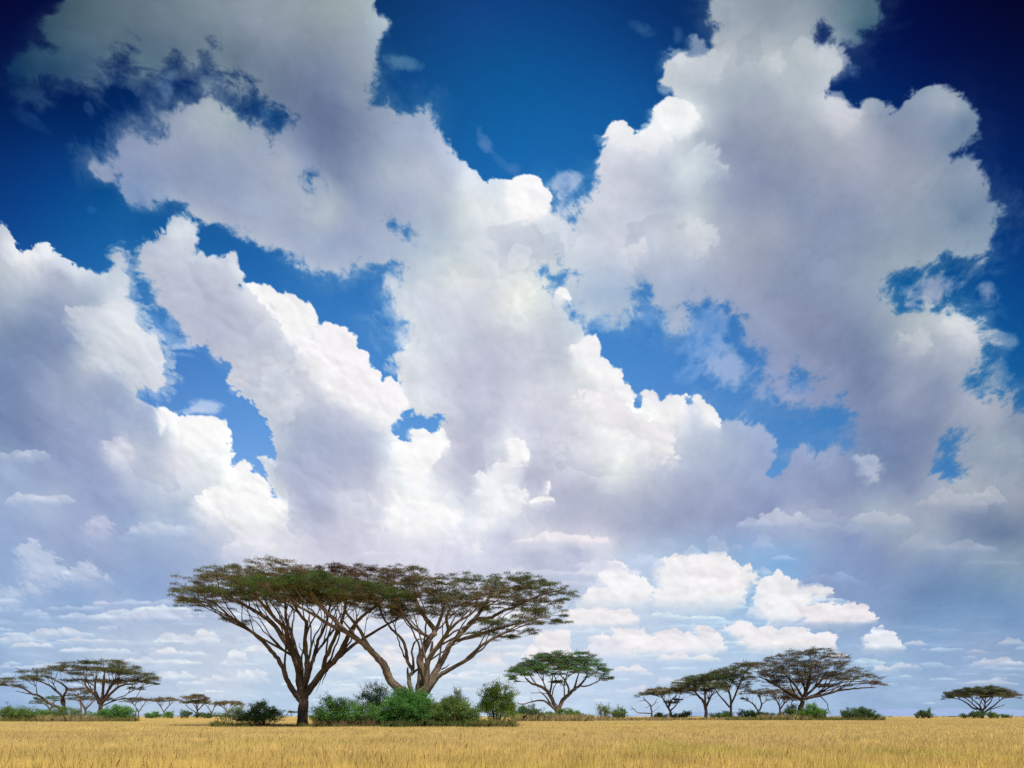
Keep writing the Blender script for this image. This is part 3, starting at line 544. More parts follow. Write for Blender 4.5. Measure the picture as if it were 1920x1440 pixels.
def acacia(label, D, base, limbs, pads, seed, cat='acacia tree', group=None, deep=1.3, leaf=2.2, per=40, rs=9.0, dens=1.0, bark=None, leafm=None,
           trunk_r=None, bf=.6, parts=True, stubs=(), tipr=.22, sub=0, sq=1.0, dn=0, tall=1.0, name='acacia_tree'):
    """every length in the lists is in picture units at distance D (1 unit = D/1280 m)"""
    rnd = np.random.RandomState(seed); m = D/FOC
    if D > 180 and tall == 1.0: tall = 1.3; dens *= 1.3
    def pt(p):
        dy = (p[2] if len(p) > 2 else 0)*deep
        return at(p[0], p[1], D+dy*m)
    root = thing(name, (float((base[0]-960)/FOC*D), D, 0.0), label, cat, group)
    P = []; PL = []; PAR = []; RAD = []; LIMB = []
    def addn(p, par, r, limb):
        P.append(p); PAR.append(par); RAD.append(r); LIMB.append(limb)
        PL.append(0 if par < 0 else PL[par]+np.linalg.norm(p-P[par])); return len(P)-1
    limb_pts = []
    base_p = np.array([(base[0]-960)/FOC*D, D, -.15])
    for li, (pts, r0, r1) in enumerate(limbs):
        Q = [pt(p) for p in pts]
        if li == 0: Q = [base_p]+Q
        Q = smooth_line(Q, 4)
        wob = (rnd.rand(len(Q), 3)-.5)*m*1.6*min(1, r0/4); wob[0] = 0
        Q = Q+wob
        R = np.linspace(r0, r1, len(Q))*m
        if li == 0:
            R[:3] *= (1.35, 1.16, 1.05); par = -1
        else:
            d = np.linalg.norm(np.array(P)-Q[0], axis=1); par = int(np.argmin(d))
        if li > 0 and np.linalg.norm(P[par]-Q[0]) > 1e-3:
            Q = np.vstack([P[par], Q]); R = np.concatenate([[min(R[0]*1.15, RAD[par])], R])
            first = par
        else: first = par
        limb_pts.append((Q, R))
        for k, (q, r) in enumerate(zip(Q, R)):
            if k == 0 and li > 0: continue
            first = addn(q, first, r, li)
    # foliage spray centres
    S = []; SR = []; ST = []; SA = []
    for pd in pads:
        cx, cy, rx, rz = pd[:4]; rx *= sq; cy += dn; rz *= tall; ry = pd[4] if len(pd) > 4 and pd[4] else rx*.9; dy = pd[5] if len(pd) > 5 else 0; tint = pd[6] if len(pd) > 6 else 'olive'
        r_s = min(rs, rx*.45)
        n = max(4, int(rx*ry*deep/(r_s*r_s)*1.15*dens))
        th = rnd.rand(n)*2*np.pi; rad = np.sqrt(rnd.rand(n))*(1+.12*np.sin(th*3+seed)+.10*np.sin(th*7+seed*2))
        zz = rz*((.75-.9*rad**2)+(rnd.rand(n)-.55)*1.15)
        off = np.stack([np.cos(th)*rad*rx, np.sin(th)*rad*ry*deep, zz], 1)*m
        c = at(cx, cy, D+dy*deep*m)
        S.append(c+off); SR.append(np.full(n, r_s*m)); ST += [tint]*n; SA.append(unit(np.stack([off[:,0], off[:,1], np.abs(off[:,2])*.2+.1], 1)))
    if S:
        S = np.concatenate(S); SR = np.concatenate(SR); SA = np.concatenate(SA)
        # secondary limbs sweeping up from the main ones
        if sub:
            A = np.array(P)
            for i in range(len(A)):
                if PAR[i] < 0 or A[i,2] < .30*S[:,2].max() or A[i,2] > .80*S[:,2].max() or rnd.rand() > sub: continue
                dr = unit(A[i]-A[PAR[i]]); v = S-A[i]; L = np.linalg.norm(v, axis=1); cs = (v@dr)/L
                ok = np.where((cs > .72) & (cs < .97) & (L > 50*m) & (L < 150*m))[0]
                if not len(ok): continue
                b = S[ok[rnd.randint(len(ok))]]; L = np.linalg.norm(b-A[i]); mid = A[i]+dr*L*.38+(b-A[i])*.2+(rnd.rand(3)-.5)*L*.10
                ns = int(np.clip(L/(9*m), 4, 14)); prev = i; r0 = min(RAD[i]*.62, 2.6*m)
                for q in range(1, ns+1):
                    t = q/ns
                    prev = addn(A[i]*(1-t)**2+2*mid*t*(1-t)+b*t*t+(rnd.rand(3)-.5)*m*2.6, prev, r0*(1-t)+.35*m*t, -1)
        n0 = len(P); NS = len(S); cap = n0+NS*5+16
        PP = np.zeros((cap, 3)); PP[:n0] = P; LL = np.zeros(cap); LL[:n0] = PL
        best = np.full(NS, 1e9); bi = np.zeros(NS, int); done = np.zeros(NS, bool)
        height = max(1e-3, S[:,2].max())
        def relax(i):
            v = S-PP[i]; d = np.linalg.norm(v, axis=1)
            drop = np.clip(-v[:,2], 0, None)
            low = np.clip(.33*height-PP[i,2], 0, None)         # do not sprout from the bare bole
            c = d+bf*LL[i]+drop*2.0+low*4
            w = (c < best) & ~done
            best[w] = c[w]; bi[w] = i
        for i in range(n0): relax(i)
        for _ in range(NS):
            k = int(np.argmin(np.where(done, 1e9, best))); done[k] = True
            i = bi[k]; a, b = PP[i].copy(), S[k]
            L = np.linalg.norm(b-a); ns = int(np.clip(L/(14*m), 1, 4))
            pdir = unit(PP[i]-PP[PAR[i]]) if PAR[i] >= 0 else np.array([0,0,1.])
            mid = a+(b-a)*.5+pdir*L*.14+np.array([0,0,-.05*L])+(rnd.rand(3)-.5)*L*.16
            prev = i
            for s_ in range(1, ns+1):
                t = s_/ns; q = a*(1-t)**2+2*mid*t*(1-t)+b*t*t
                if s_ < ns: q = q+(rnd.rand(3)-.5)*m*2.0
                j = addn(q, prev, 0, -1); PP[j] = q; LL[j] = PL[j]; prev = j; relax(j)
    n = len(P); child = [[] for _ in range(n)]
    for i in range(n):
        if PAR[i] >= 0: child[PAR[i]].append(i)
    tip = tipr*m; pr = np.zeros(n)
    for i in range(n-1, -1, -1):
        pr[i] = max((sum(pr[c]**2.35 for c in child[i]))**(1/2.35) if child[i] else tip, tip)
    r = np.array([RAD[i] if LIMB[i] >= 0 else max(pr[i], RAD[i]) for i in range(n)])
    for i in range(n):
        if PAR[i] >= 0 and LIMB[i] < 0: r[i] = min(r[i], r[PAR[i]]*.92)
    r = np.maximum(r, tip)
    # limbs
    bark = bark or M_BARK
    limb_ob = {}
    for li, (Q, R) in enumerate(limb_pts):
        if parts or li == 0:
            tb = Tubes()
        sides = 12 if R[0] > .2 else 8
        tb.add(Q, R, sides, True, .22, rnd)
        last = li == len(limb_pts)-1
        if parts or last or (li == 0 and parts):
            nm = 'trunk' if (li == 0 or not parts) else 'limb'
            limb_ob[li] = tb.build(nm, bark, root)
    # grown branches as chains
    P = np.array(P); tbs = {}; stack = [(i, LIMB[PAR[i]] if parts else 0) for i in range(n) if LIMB[i] < 0 and LIMB[PAR[i]] >= 0]
    while stack:
        i, lb = stack.pop(); chain = [PAR[i], i]
        while child[i]:
            cs = sorted(child[i], key=lambda c: -pr[c]); stack += [(c, lb) for c in cs[1:]]; i = cs[0]; chain.append(i)
        R = r[chain].copy(); R[0] = min(R[1]*1.25, r[chain[0]])
        tbs.setdefault(lb, Tubes()).add(P[chain], R, 6 if R[0] > .5*m else (4 if R[0] > .3*m else 3), False)
    for lb, tb in tbs.items():
        if parts: tb.build('branches', bark, limb_ob[lb], origin=root.location)
        else: tb.build('branches', bark, root)
    for st in stubs:
        tb = Tubes(); Q = smooth_line([pt(p) for p in st[0]], 3); Q = Q+(rnd.rand(*Q.shape)-.5)*m*1.0
        tb.add(Q, np.linspace(st[1], st[2], len(Q))*m, 5, True); tb.build('broken_branch', bark, root)
    # crown
    if len(pads):
        NS = len(S); cols = np.array([TINT[t] for t in ST]); haze = 1-math.exp(-D/2600.0); cols = cols*(1-haze)+np.array([.27,.31,.36])*haze; cols = cols*(.72+.56*rnd.rand(NS, 1))  # leaf colour blended towards aerial haze with distance
        # neighbouring tints bleed into each other
        mixi = rnd.rand(NS) < .14; cols[mixi] = np.array(TINT['brown'])*.9
        k = per; idx = np.repeat(np.arange(NS), int(k*(2.5 if D < 100 else 3.0))); nl = len(idx)
        th = rnd.rand(nl)*2*np.pi; rad = np.sqrt(rnd.rand(nl)); 
        off = np.stack([np.cos(th)*rad, np.sin(th)*rad, (rnd.rand(nl)-.4)*.42-.12*rad**2], 1)*SR[idx][:,None]*1.08
        C = S[idx]+off
        U = unit(off*np.array([1,1,.5])/(SR[idx][:,None])+SA[idx]*.5+(rnd.rand(nl,3)-.5)*.9)
        Nn = unit(np.stack([(rnd.rand(nl)-.5)*1.3, (rnd.rand(nl)-.5)*1.3, np.ones(nl)*.8], 1))
        W = unit(np.cross(Nn, U))
        ln = leaf*m*(.6+.8*rnd.rand(nl)); wd = leaf*m*.42*(.6+.8*rnd.rand(nl))
        V1, F1 = leaf_quads(C, U, W, ln, wd)
        c1 = np.repeat(cols[idx]*(.88+.24*rnd.rand(nl,1)), 4, 0)
        # bare twiglets radiating from each spray
        kt = 10; it = np.repeat(np.arange(NS), kt); nt_ = len(it)
        d = unit(SA[it]*1.0+(rnd.rand(nt_,3)-.5)*np.array([2.2,2.2,1.1])+np.array([0,0,.12]))
        Lt = SR[it]*(.7+1.3*rnd.rand(nt_)**1.5); side = unit(np.cross(d, rnd.rand(nt_,3)-.5))*(.16*m*(.7+.6*rnd.rand(nt_)))[:,None]
        b0 = S[it]; bend = b0+d*Lt[:,None]*.55+(rnd.rand(nt_,3)-.5)*Lt[:,None]*.15
        e = b0+d*Lt[:,None]
        V2 = np.stack([b0-side, b0+side, bend+side*.7, e, bend-side*.7], 1).reshape(-1,3)
        F2 = np.arange(nt_*5).reshape(nt_,5)+len(V1)
        c2 = np.repeat(np.array([[.115,.088,.062]])*(.6+.8*rnd.rand(nt_,1)), 5, 0)
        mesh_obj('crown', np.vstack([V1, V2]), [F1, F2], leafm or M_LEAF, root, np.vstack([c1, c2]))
    return root

# ------------------------------------------------------------------ bushes
def bush(label, D, base, lobes, seed, tint=(.045,.085,.026), cat='bush', name='bush', group=None, leaf=2.4, per=46, clump=6.0, dens=1.0, stem_r=.7, droop=0, up=0.0, twig=.12, stem_max=90):
    """lobes: (px, py, rx, ry[, depth offset]) ellipsoids of foliage in picture units at distance D"""
    rnd = np.random.RandomState(seed); m = D/FOC; tint = (3.1*tint[0], 2.95*tint[1], 2.5*tint[2]); per = int(per*1.25)
    root = thing(name, (float((base[0]-960)/FOC*D), D, 0.0), label, cat, group)
    b0 = np.array([(base[0]-960)/FOC*D, D, -.1])
    Cs = []
    for lb in lobes:
        x, y, rx, ry = lb[:4]; dy = lb[4] if len(lb) > 4 else 0
        rx *= 1.1; ry *= 1.08
        n = max(6, int(rx*ry/(clump*clump)*4.2*dens+rx*.5))
        v = unit(rnd.randn(n,3)); rr = (.35+.65*rnd.rand(n)**.6)*(1+.22*(rnd.rand(n)-.5))
        c = at(x, y, D+dy*m)+v*rr[:,None]*np.array([rx, rx*.85, ry])*m
        Cs.append(c)
    Cs = np.concatenate(Cs); Cs = Cs[Cs[:,2] > .1]
    cen = Cs.mean(0); far = np.argsort(-np.linalg.norm((Cs-cen)*np.array([1,.6,1.5]), axis=1))[:max(4, len(Cs)//7)]
    spr = [Cs[f]+unit(Cs[f]-cen+np.array([0,0,.35])*np.linalg.norm(Cs[f]-cen))*m*clump*(.5+1.5*rnd.rand()) for f in far]
    Cs = np.concatenate([np.array(spr), Cs]); nspr = len(spr); NS = len(Cs)
    tb = Tubes()
    pick = list(range(nspr))+list(range(nspr, NS, 2 if D < 100 else 5))
    if len(pick) > stem_max: pick = [pick[int(q*len(pick)/stem_max)] for q in range(stem_max)]
    for c in Cs[pick]:
        sp = b0+np.array([(rnd.rand()-.5)*6*m, (rnd.rand()-.5)*6*m, 0])+(c-b0)*np.array([1,1,0])*(.35*rnd.rand() if D < 100 else .8)
        mid = (sp+c)*.5+np.array([0,0,.15])*np.linalg.norm(c-sp)+(rnd.rand(3)-.5)*3*m
        Q = smooth_line([sp, mid, c+(c-mid)*.25], 3)
        tb.add(Q, np.linspace(stem_r, twig, len(Q))*m, 4, False)
    tb.build('stems', M_BARKB, root)
    br = rnd.rand(NS)
    idx = np.concatenate([np.repeat(np.arange(nspr), max(4, per//3)), np.repeat(np.arange(nspr, NS), per)]); nl = len(idx)
    off = rnd.randn(nl,3)*np.array([.55,.55,.42])*clump*m; off[idx < nspr] *= .75
    C = Cs[idx]+off; C[:,2] = np.abs(C[:,2])+.02
    U = unit(rnd.randn(nl,3)+unit(off)*.7+np.array([0,0,up-droop])); Nn = unit(rnd.randn(nl,3)*.7+np.array([0,0,.7])+unit(off)*.6)
    W = unit(np.cross(Nn, U))
    V, F = leaf_quads(C, U, W, leaf*m*(.55+.9*rnd.rand(nl)), leaf*m*.5*(.6+.8*rnd.rand(nl)))
    col = np.array(tint)*(.7+.6*br[idx][:,None])*(.75+.5*rnd.rand(nl,1))
    yl = rnd.rand(nl) < .06; col[yl] = np.array((.16,.13,.05))*(.7+.6*rnd.rand(yl.sum(),1))
    mesh_obj('foliage', V, [F], M_BUSH, root, np.repeat(col, 4, 0))
    return root

# ------------------------------------------------------------------ camera, light, sky
cam = bpy.data.cameras.new('camera'); camo = bpy.data.objects.new('camera', cam); COL.objects.link(camo)
camo.location = (0, 0, CAMZ); camo.rotation_euler = (math.pi/2, 0, 0)
cam.sensor_width = 36; cam.lens = 36*FOC/1920; cam.shift_y = (HZ-720)/1920
cam.clip_start = .1; cam.clip_end = 120000
SC.camera = camo
SC.cycles.use_denoising = False
SC.view_settings.view_transform = 'Standard'; SC.view_settings.look = 'None'; SC.view_settings.exposure = 0; SC.view_settings.gamma = 1

sun_dir = unit(np.array([.52, -.80, 1.40]))
sl = bpy.data.lights.new('sun', 'SUN'); so = bpy.data.objects.new('sun', sl); COL.objects.link(so)
sl.energy = 4.6; sl.angle = math.radians(.53); sl.color = (1, .955, .87)
from mathutils import Vector
so.rotation_euler = Vector(sun_dir).to_track_quat('Z', 'Y').to_euler()
so.location = (20, -20, 60)
w = bpy.data.worlds.new('World'); SC.world = w; w.use_nodes = True
nt = w.node_tree; nt.nodes.clear()
sk = nt.nodes.new('ShaderNodeTexSky'); sk.sky_type = 'NISHITA'; sk.sun_disc = False
sk.sun_elevation = math.asin(sun_dir[2]); sk.sun_rotation = math.atan2(sun_dir[0], sun_dir[1])
bg = nt.nodes.new('ShaderNodeBackground'); bg.inputs['Strength'].default_value = .08
wo = nt.nodes.new('ShaderNodeOutputWorld')
nt.links.new(sk.outputs[0], bg.inputs[0]); nt.links.new(bg.outputs[0], wo.inputs[0])

def build_sky():
    step = SKY_STEP
    xs, ys, o = sky_raster(step)
    lin = np.where(o <= .04045, o/12.92, ((o+.055)/1.055)**2.4)
    gx = np.concatenate([np.linspace(-1500, -20, 75), xs[xs <= 1920], np.linspace(1940, 3420, 75)])
    gy = np.concatenate([np.linspace(-1100, -16, 60), ys[ys <= 1352], [1358., 1372.]])
    mx = np.abs(gx); mx = np.where(mx > 1920, 3840-mx, mx); my = np.abs(gy)
    X, Y = np.meshgrid(np.abs(mx), my)
    C = bil(lin, 0, 0, step, X, Y)
    GX, GY = np.meshgrid(gx, gy)
    dirs = unit(np.stack([(GX-960)/FOC, np.ones_like(GX), (HZ-GY)/FOC], -1))
    V = dirs.reshape(-1, 3)*40000.0+np.array([0, 0, CAMZ])
    h, wd = GX.shape
    i = np.arange(h-1)[:,None]*wd+np.arange(wd-1)[None]
    F = np.stack([i, i+wd, i+wd+1, i+1], -1).reshape(-1, 4)
    m, nt, out = new_mat('cloudy_sky'); N, L = nt.nodes, nt.links
    a = N.new('ShaderNodeAttribute'); a.attribute_name = 'tint'
    geo = N.new('ShaderNodeNewGeometry'); no = N.new('ShaderNodeTexNoise'); no.inputs['Scale'].default_value = .004; no.inputs['Detail'].default_value = 5; no.inputs['Roughness'].default_value = .7
    L.new(geo.outputs['Position'], no.inputs['Vector'])
    mr = N.new('ShaderNodeMapRange'); mr.inputs['From Min'].default_value = .25; mr.inputs['From Max'].default_value = .75; mr.inputs['To Min'].default_value = .965; mr.inputs['To Max'].default_value = 1.035
    L.new(no.outputs['Fac'], mr.inputs['Value'])
    e = N.new('ShaderNodeEmission'); L.new(a.outputs['Color'], e.inputs['Color']); L.new(mr.outputs[0], e.inputs['Strength'])
    L.new(e.outputs[0], out.inputs['Surface'])
    try: m.cycles.emission_sampling = 'NONE'
    except Exception: pass
    ob = mesh_obj('sky', V, [F], m, None, C.reshape(-1, 3), smooth=True)
    tag(ob, kind='structure')
build_sky()

# ------------------------------------------------------------------ ground
def noise_node(N, L, vec, scale, detail=4, rough=.55):
    n = N.new('ShaderNodeTexNoise'); n.inputs['Scale'].default_value = scale; n.inputs['Detail'].default_value = detail; n.inputs['Roughness'].default_value = rough
    L.new(vec, n.inputs['Vector']); return n

def build_ground():
    rad = np.concatenate([[0.01], np.geomspace(3, 39500, 46)]); sg = 96
    th = np.arange(sg)/sg*2*np.pi
    V = np.stack([np.cos(th)[None]*rad[:,None], np.sin(th)[None]*rad[:,None], np.zeros((len(rad), sg))], -1).reshape(-1, 3)
    i = np.arange(len(rad)-1)[:,None]*sg+np.arange(sg)[None]; j = np.arange(len(rad)-1)[:,None]*sg+(np.arange(sg)[None]+1)%sg
    F = np.stack([i, i+sg, j+sg, j], -1).reshape(-1, 4)
    m, nt, out = new_mat('dry_plain'); N, L = nt.nodes, nt.links
    geo = N.new('ShaderNodeNewGeometry')
    n1 = noise_node(N, L, geo.outputs['Position'], .02, 6, .6); n2 = noise_node(N, L, geo.outputs['Position'], .9, 4)
    mx = N.new('ShaderNodeMath'); mx.operation = 'ADD'; L.new(n1.outputs['Fac'], mx.inputs[0]); L.new(n2.outputs['Fac'], mx.inputs[1])
    hf = N.new('ShaderNodeMath'); hf.operation = 'MULTIPLY'; hf.inputs[1].default_value = .5; L.new(mx.outputs[0], hf.inputs[0])
    cr = N.new('ShaderNodeValToRGB'); cr.color_ramp.elements[0].position = .35; cr.color_ramp.elements[1].position = .66
    cr.color_ramp.elements[0].color = (.44, .32, .13, 1); cr.color_ramp.elements[1].color = (.60, .45, .20, 1)
    L.new(hf.outputs[0], cr.inputs['Fac'])
    d = N.new('ShaderNodeBsdfDiffuse'); L.new(cr.outputs[0], d.inputs['Color']); L.new(d.outputs[0], out.inputs['Surface'])
    tag(mesh_obj('ground', V, [F], m), kind='structure')
build_ground()

def build_hills():
    rnd = np.random.RandomState(5)
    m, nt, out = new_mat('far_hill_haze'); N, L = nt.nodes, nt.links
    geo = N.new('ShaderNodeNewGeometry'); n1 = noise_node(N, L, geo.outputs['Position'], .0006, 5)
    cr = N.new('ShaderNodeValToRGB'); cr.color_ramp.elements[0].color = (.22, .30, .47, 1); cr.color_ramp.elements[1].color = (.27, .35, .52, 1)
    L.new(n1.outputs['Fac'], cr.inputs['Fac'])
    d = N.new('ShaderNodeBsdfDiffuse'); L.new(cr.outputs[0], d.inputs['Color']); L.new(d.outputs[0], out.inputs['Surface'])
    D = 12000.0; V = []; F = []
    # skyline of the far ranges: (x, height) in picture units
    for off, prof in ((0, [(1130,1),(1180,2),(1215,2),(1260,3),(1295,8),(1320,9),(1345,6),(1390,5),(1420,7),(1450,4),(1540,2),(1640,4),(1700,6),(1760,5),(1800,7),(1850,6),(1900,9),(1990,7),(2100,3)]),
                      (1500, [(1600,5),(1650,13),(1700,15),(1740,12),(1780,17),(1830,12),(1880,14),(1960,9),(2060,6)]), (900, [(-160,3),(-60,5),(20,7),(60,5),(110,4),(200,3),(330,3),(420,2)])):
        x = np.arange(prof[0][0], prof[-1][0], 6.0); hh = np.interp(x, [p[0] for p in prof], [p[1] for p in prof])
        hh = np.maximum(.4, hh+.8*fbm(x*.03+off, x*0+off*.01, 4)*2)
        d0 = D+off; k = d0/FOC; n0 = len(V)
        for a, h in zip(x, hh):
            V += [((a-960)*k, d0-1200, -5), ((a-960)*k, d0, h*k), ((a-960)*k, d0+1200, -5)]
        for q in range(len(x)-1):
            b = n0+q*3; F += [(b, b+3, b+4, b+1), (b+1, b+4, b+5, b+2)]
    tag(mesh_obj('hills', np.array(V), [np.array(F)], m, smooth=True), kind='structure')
build_hills()

# ------------------------------------------------------------------ vegetation materials
M_LEAF = leaf_mat('acacia_leaves', .38); M_BUSH = leaf_mat('bush_leaves', .45); M_GRASS = leaf_mat('dry_grass', .5, 1.0, .8)
M_FAR = leaf_mat('far_acacia_leaves', .30, 1.25)
M_BARK = bark_mat('acacia_bark', (.075,.056,.043), (.31,.24,.18)); M_BARKD = bark_mat('dark_acacia_bark', (.045,.032,.025), (.20,.14,.105))
M_BARKF = bark_mat('far_hazed_bark', (.07,.055,.045), (.24,.19,.16), 1.5); M_BARKB = bark_mat('bush_stem_bark', (.04,.03,.02), (.12,.09,.06))  # far bark has the haze of distance put into its colour

# ------------------------------------------------------------------ grass
def build_grass():
    rnd = np.random.RandomState(11)
    def ring(d0, d1, n, tanw):
        # uniform in area within the wedge
        d = np.sqrt(d0*d0+(d1*d1-d0*d0)*rnd.rand(n)); x = (rnd.rand(n)*2-1)*(d*tanw+6)
        return x, d
    X = []; Y = []
    edges = np.geomspace(7, 900, 44)
    for a, b in zip(edges[:-1], edges[1:]):
        D = (a+b)/2; dens = 560*(12/D)**1.05 if D < 90 else 560*(12/90)**1.05*(90/D)**1.8
        area = (b*b-a*a)*.86+(b-a)*12
        x, d = ring(a, b, int(area*dens), .86); X.append(x); Y.append(d)
    X = np.concatenate(X); Y = np.concatenate(Y); n = len(X)
    big = fbm(X*.045, Y*.02+7, 4); med = fbm(X*.25+3, Y*.12, 3); sm = fbm(X*.9, Y*.7+2, 2)
    hgt = (.50+.10*big+.09*med+.05*sm)*(.86+.26*rnd.rand(n))
    tall = rnd.rand(n) < .02; hgt[tall] *= 1.2
    hgt = np.clip(hgt, .2, .95)
    wid = np.clip(.0036*(Y/12)**.95, .0030, .5)*(.7+.7*rnd.rand(n))
    ang = rnd.rand(n)*2*np.pi; lean = hgt*(.05+.22*rnd.rand(n))
    la = rnd.rand(n)*2*np.pi
    P = np.stack([X, Y, np.zeros(n)], 1)
    side = np.stack([np.cos(ang), np.sin(ang), np.zeros(n)], 1)*wid[:,None]*.5
    ld = np.stack([np.cos(la)+.25, np.sin(la), np.zeros(n)], 1)*lean[:,None]
    mid = P+ld*.35+np.array([0,0,1.])*hgt[:,None]*.62
    top = P+ld+np.array([0,0,1.])*hgt[:,None]
    V = np.stack([P-side, P+side, mid+side*.85, top, mid-side*.85], 1)
    F = np.arange(n*5).reshape(n, 5)
    straw = np.array([.80,.63,.26]); tan = np.array([.75,.57,.26]); gold = np.array([.80,.60,.15]); grn = np.array([.54,.52,.12]); cloud_shade = np.array([.62,.45,.20])
    t = np.clip(.5+big*1.1+.3*sm, 0, 1)[:,None]; c = tan*(1-t)+straw*t
    near = np.clip((30-Y)/22, 0, 1)[:,None]*.75; c = c*(1-near)+gold*near
    g = np.clip((med+.5*fbm(X*.07+20, Y*.05, 3)-.12)*1.6, 0, .55)[:,None]*np.clip((45-Y)/30, .12, 1)[:,None]; c = c*(1-g)+grn*g
    band = np.clip(fbm(X*.012+5, Y*.06+1.5, 3)*1.8-.10, 0, .5)[:,None]; c = c*(1-band)+cloud_shade*band  # darker cloud-shadow bands painted into the blade colour
    c = c*np.array([1.10,1.06,.95])*(.84+.32*rnd.rand(n, 1))
    c[tall] = c[tall]*1.12
    cc = np.repeat(c[:,None], 5, 1); cc[:,0:2] *= 1.0; cc[:,3] *= 1.1
    # ranker growth at the foot of the thickets
    Vs = [V.reshape(-1,3)]; Fs = [F]; Cs = [cc.reshape(-1,3)]; base = n*5
    for (x0, x1, D, dd, nn, h0, tint, lw) in TALL:
        k = int(nn*3.2); Dk = D+(rnd.rand(k)-.5)*dd; px = x0+(x1-x0)*rnd.rand(k)
        x = (px-960)/FOC*Dk; h = h0*(.45+.75*rnd.rand(k))*(1+.35*fbm(x*.7, Dk*.3, 2))
        ang = rnd.rand(k)*2*np.pi; la = rnd.rand(k)*2*np.pi; le = h*(.12+.45*rnd.rand(k))
        P = np.stack([x, Dk, np.zeros(k)], 1); sd = np.stack([np.cos(ang), np.sin(ang), np.zeros(k)], 1)*(lw*D/70*(.6+.8*rnd.rand(k)))[:,None]*.5
        ld = np.stack([np.cos(la)+.3, np.sin(la), np.zeros(k)], 1)*le[:,None]
        mid = P+ld*.3+np.array([0,0,1.])*h[:,None]*.62; top = P+ld+np.array([0,0,1.])*(h*(1-.25*rnd.rand(k)))[:,None]
        v = np.stack([P-sd, P+sd, mid+sd*.8, top, mid-sd*.8], 1); c = np.array(tint)*(.65+.7*rnd.rand(k,1))
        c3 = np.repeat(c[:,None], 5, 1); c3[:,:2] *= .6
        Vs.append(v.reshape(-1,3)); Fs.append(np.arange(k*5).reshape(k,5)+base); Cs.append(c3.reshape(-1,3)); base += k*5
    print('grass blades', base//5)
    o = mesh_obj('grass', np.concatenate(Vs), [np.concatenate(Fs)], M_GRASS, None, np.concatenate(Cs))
    tag(o, 'tall golden dry grass covering the whole plain', 'grass', kind='stuff')
YG = (.25,.235,.075); ST = (.46,.36,.16); GG = (.13,.165,.05); BR = (.22,.15,.08)
TALL = [(395,470,68,5,1300,.9,YG,.03),(400,560,69,4,1500,.7,BR,.03),(560,720,66.5,3,2600,.75,YG,.028),(590,720,67,3,900,1.1,BR,.03),(715,900,64.5,3,3200,1.05,GG,.032),(715,900,63.8,2,1300,.85,YG,.028),
        (880,965,66,6,2200,1.2,YG,.03),(880,970,65,4,900,.9,ST,.03),(960,1110,150,30,2600,1.9,ST,.04),(960,1110,160,20,900,1.5,BR,.04),(1110,1260,175,40,1500,1.2,ST,.04),
        (0,260,135,20,2600,1.3,YG,.03),(70,190,128,8,900,1.7,ST,.03),(1360,1660,180,30,2600,1.4,YG,.03),(1420,1520,176,10,700,2.0,ST,.035),(1190,1400,185,20,1300,1.2,ST,.03)]
build_grass()

def build_scrub():
    """a broken line of scrub far out on the plain"""
    rnd = np.random.RandomState(19); n = 5200
    D = 1100+1500*rnd.rand(n); px = -300+2500*rnd.rand(n)
    keep = (fbm(px*.012, D*.0015, 3) > .02); D = D[keep]; px = px[keep]; n = len(D)
    h = (.8+2.6*rnd.rand(n)**2); b = np.stack([(px-960)/FOC*D, D, h*.45], 1)
    k = 26; idx = np.repeat(np.arange(n), k); C = b[idx]+rnd.randn(n*k,3)*np.stack([h*.7, h*.7, h*.28], 1)[idx]; C[:,2] = np.abs(C[:,2])
    U = unit(rnd.randn(n*k,3)); W = unit(np.cross(U, rnd.randn(n*k,3)))
    V, F = leaf_quads(C, U, W, .9*(.5+rnd.rand(n*k)), .6*(.5+rnd.rand(n*k)))
    col = np.where(rnd.rand(n,1) < .5, np.array([[.12,.16,.10]]), np.array([[.20,.19,.12]]))*(.8+.5*rnd.rand(n,1))
    tag(mesh_obj('scrub', V, [F], M_BUSH, None, np.repeat(col[idx], 4, 0)), 'broken line of low hazy scrub along the far edge of the plain', 'scrub', kind='stuff')
build_scrub()

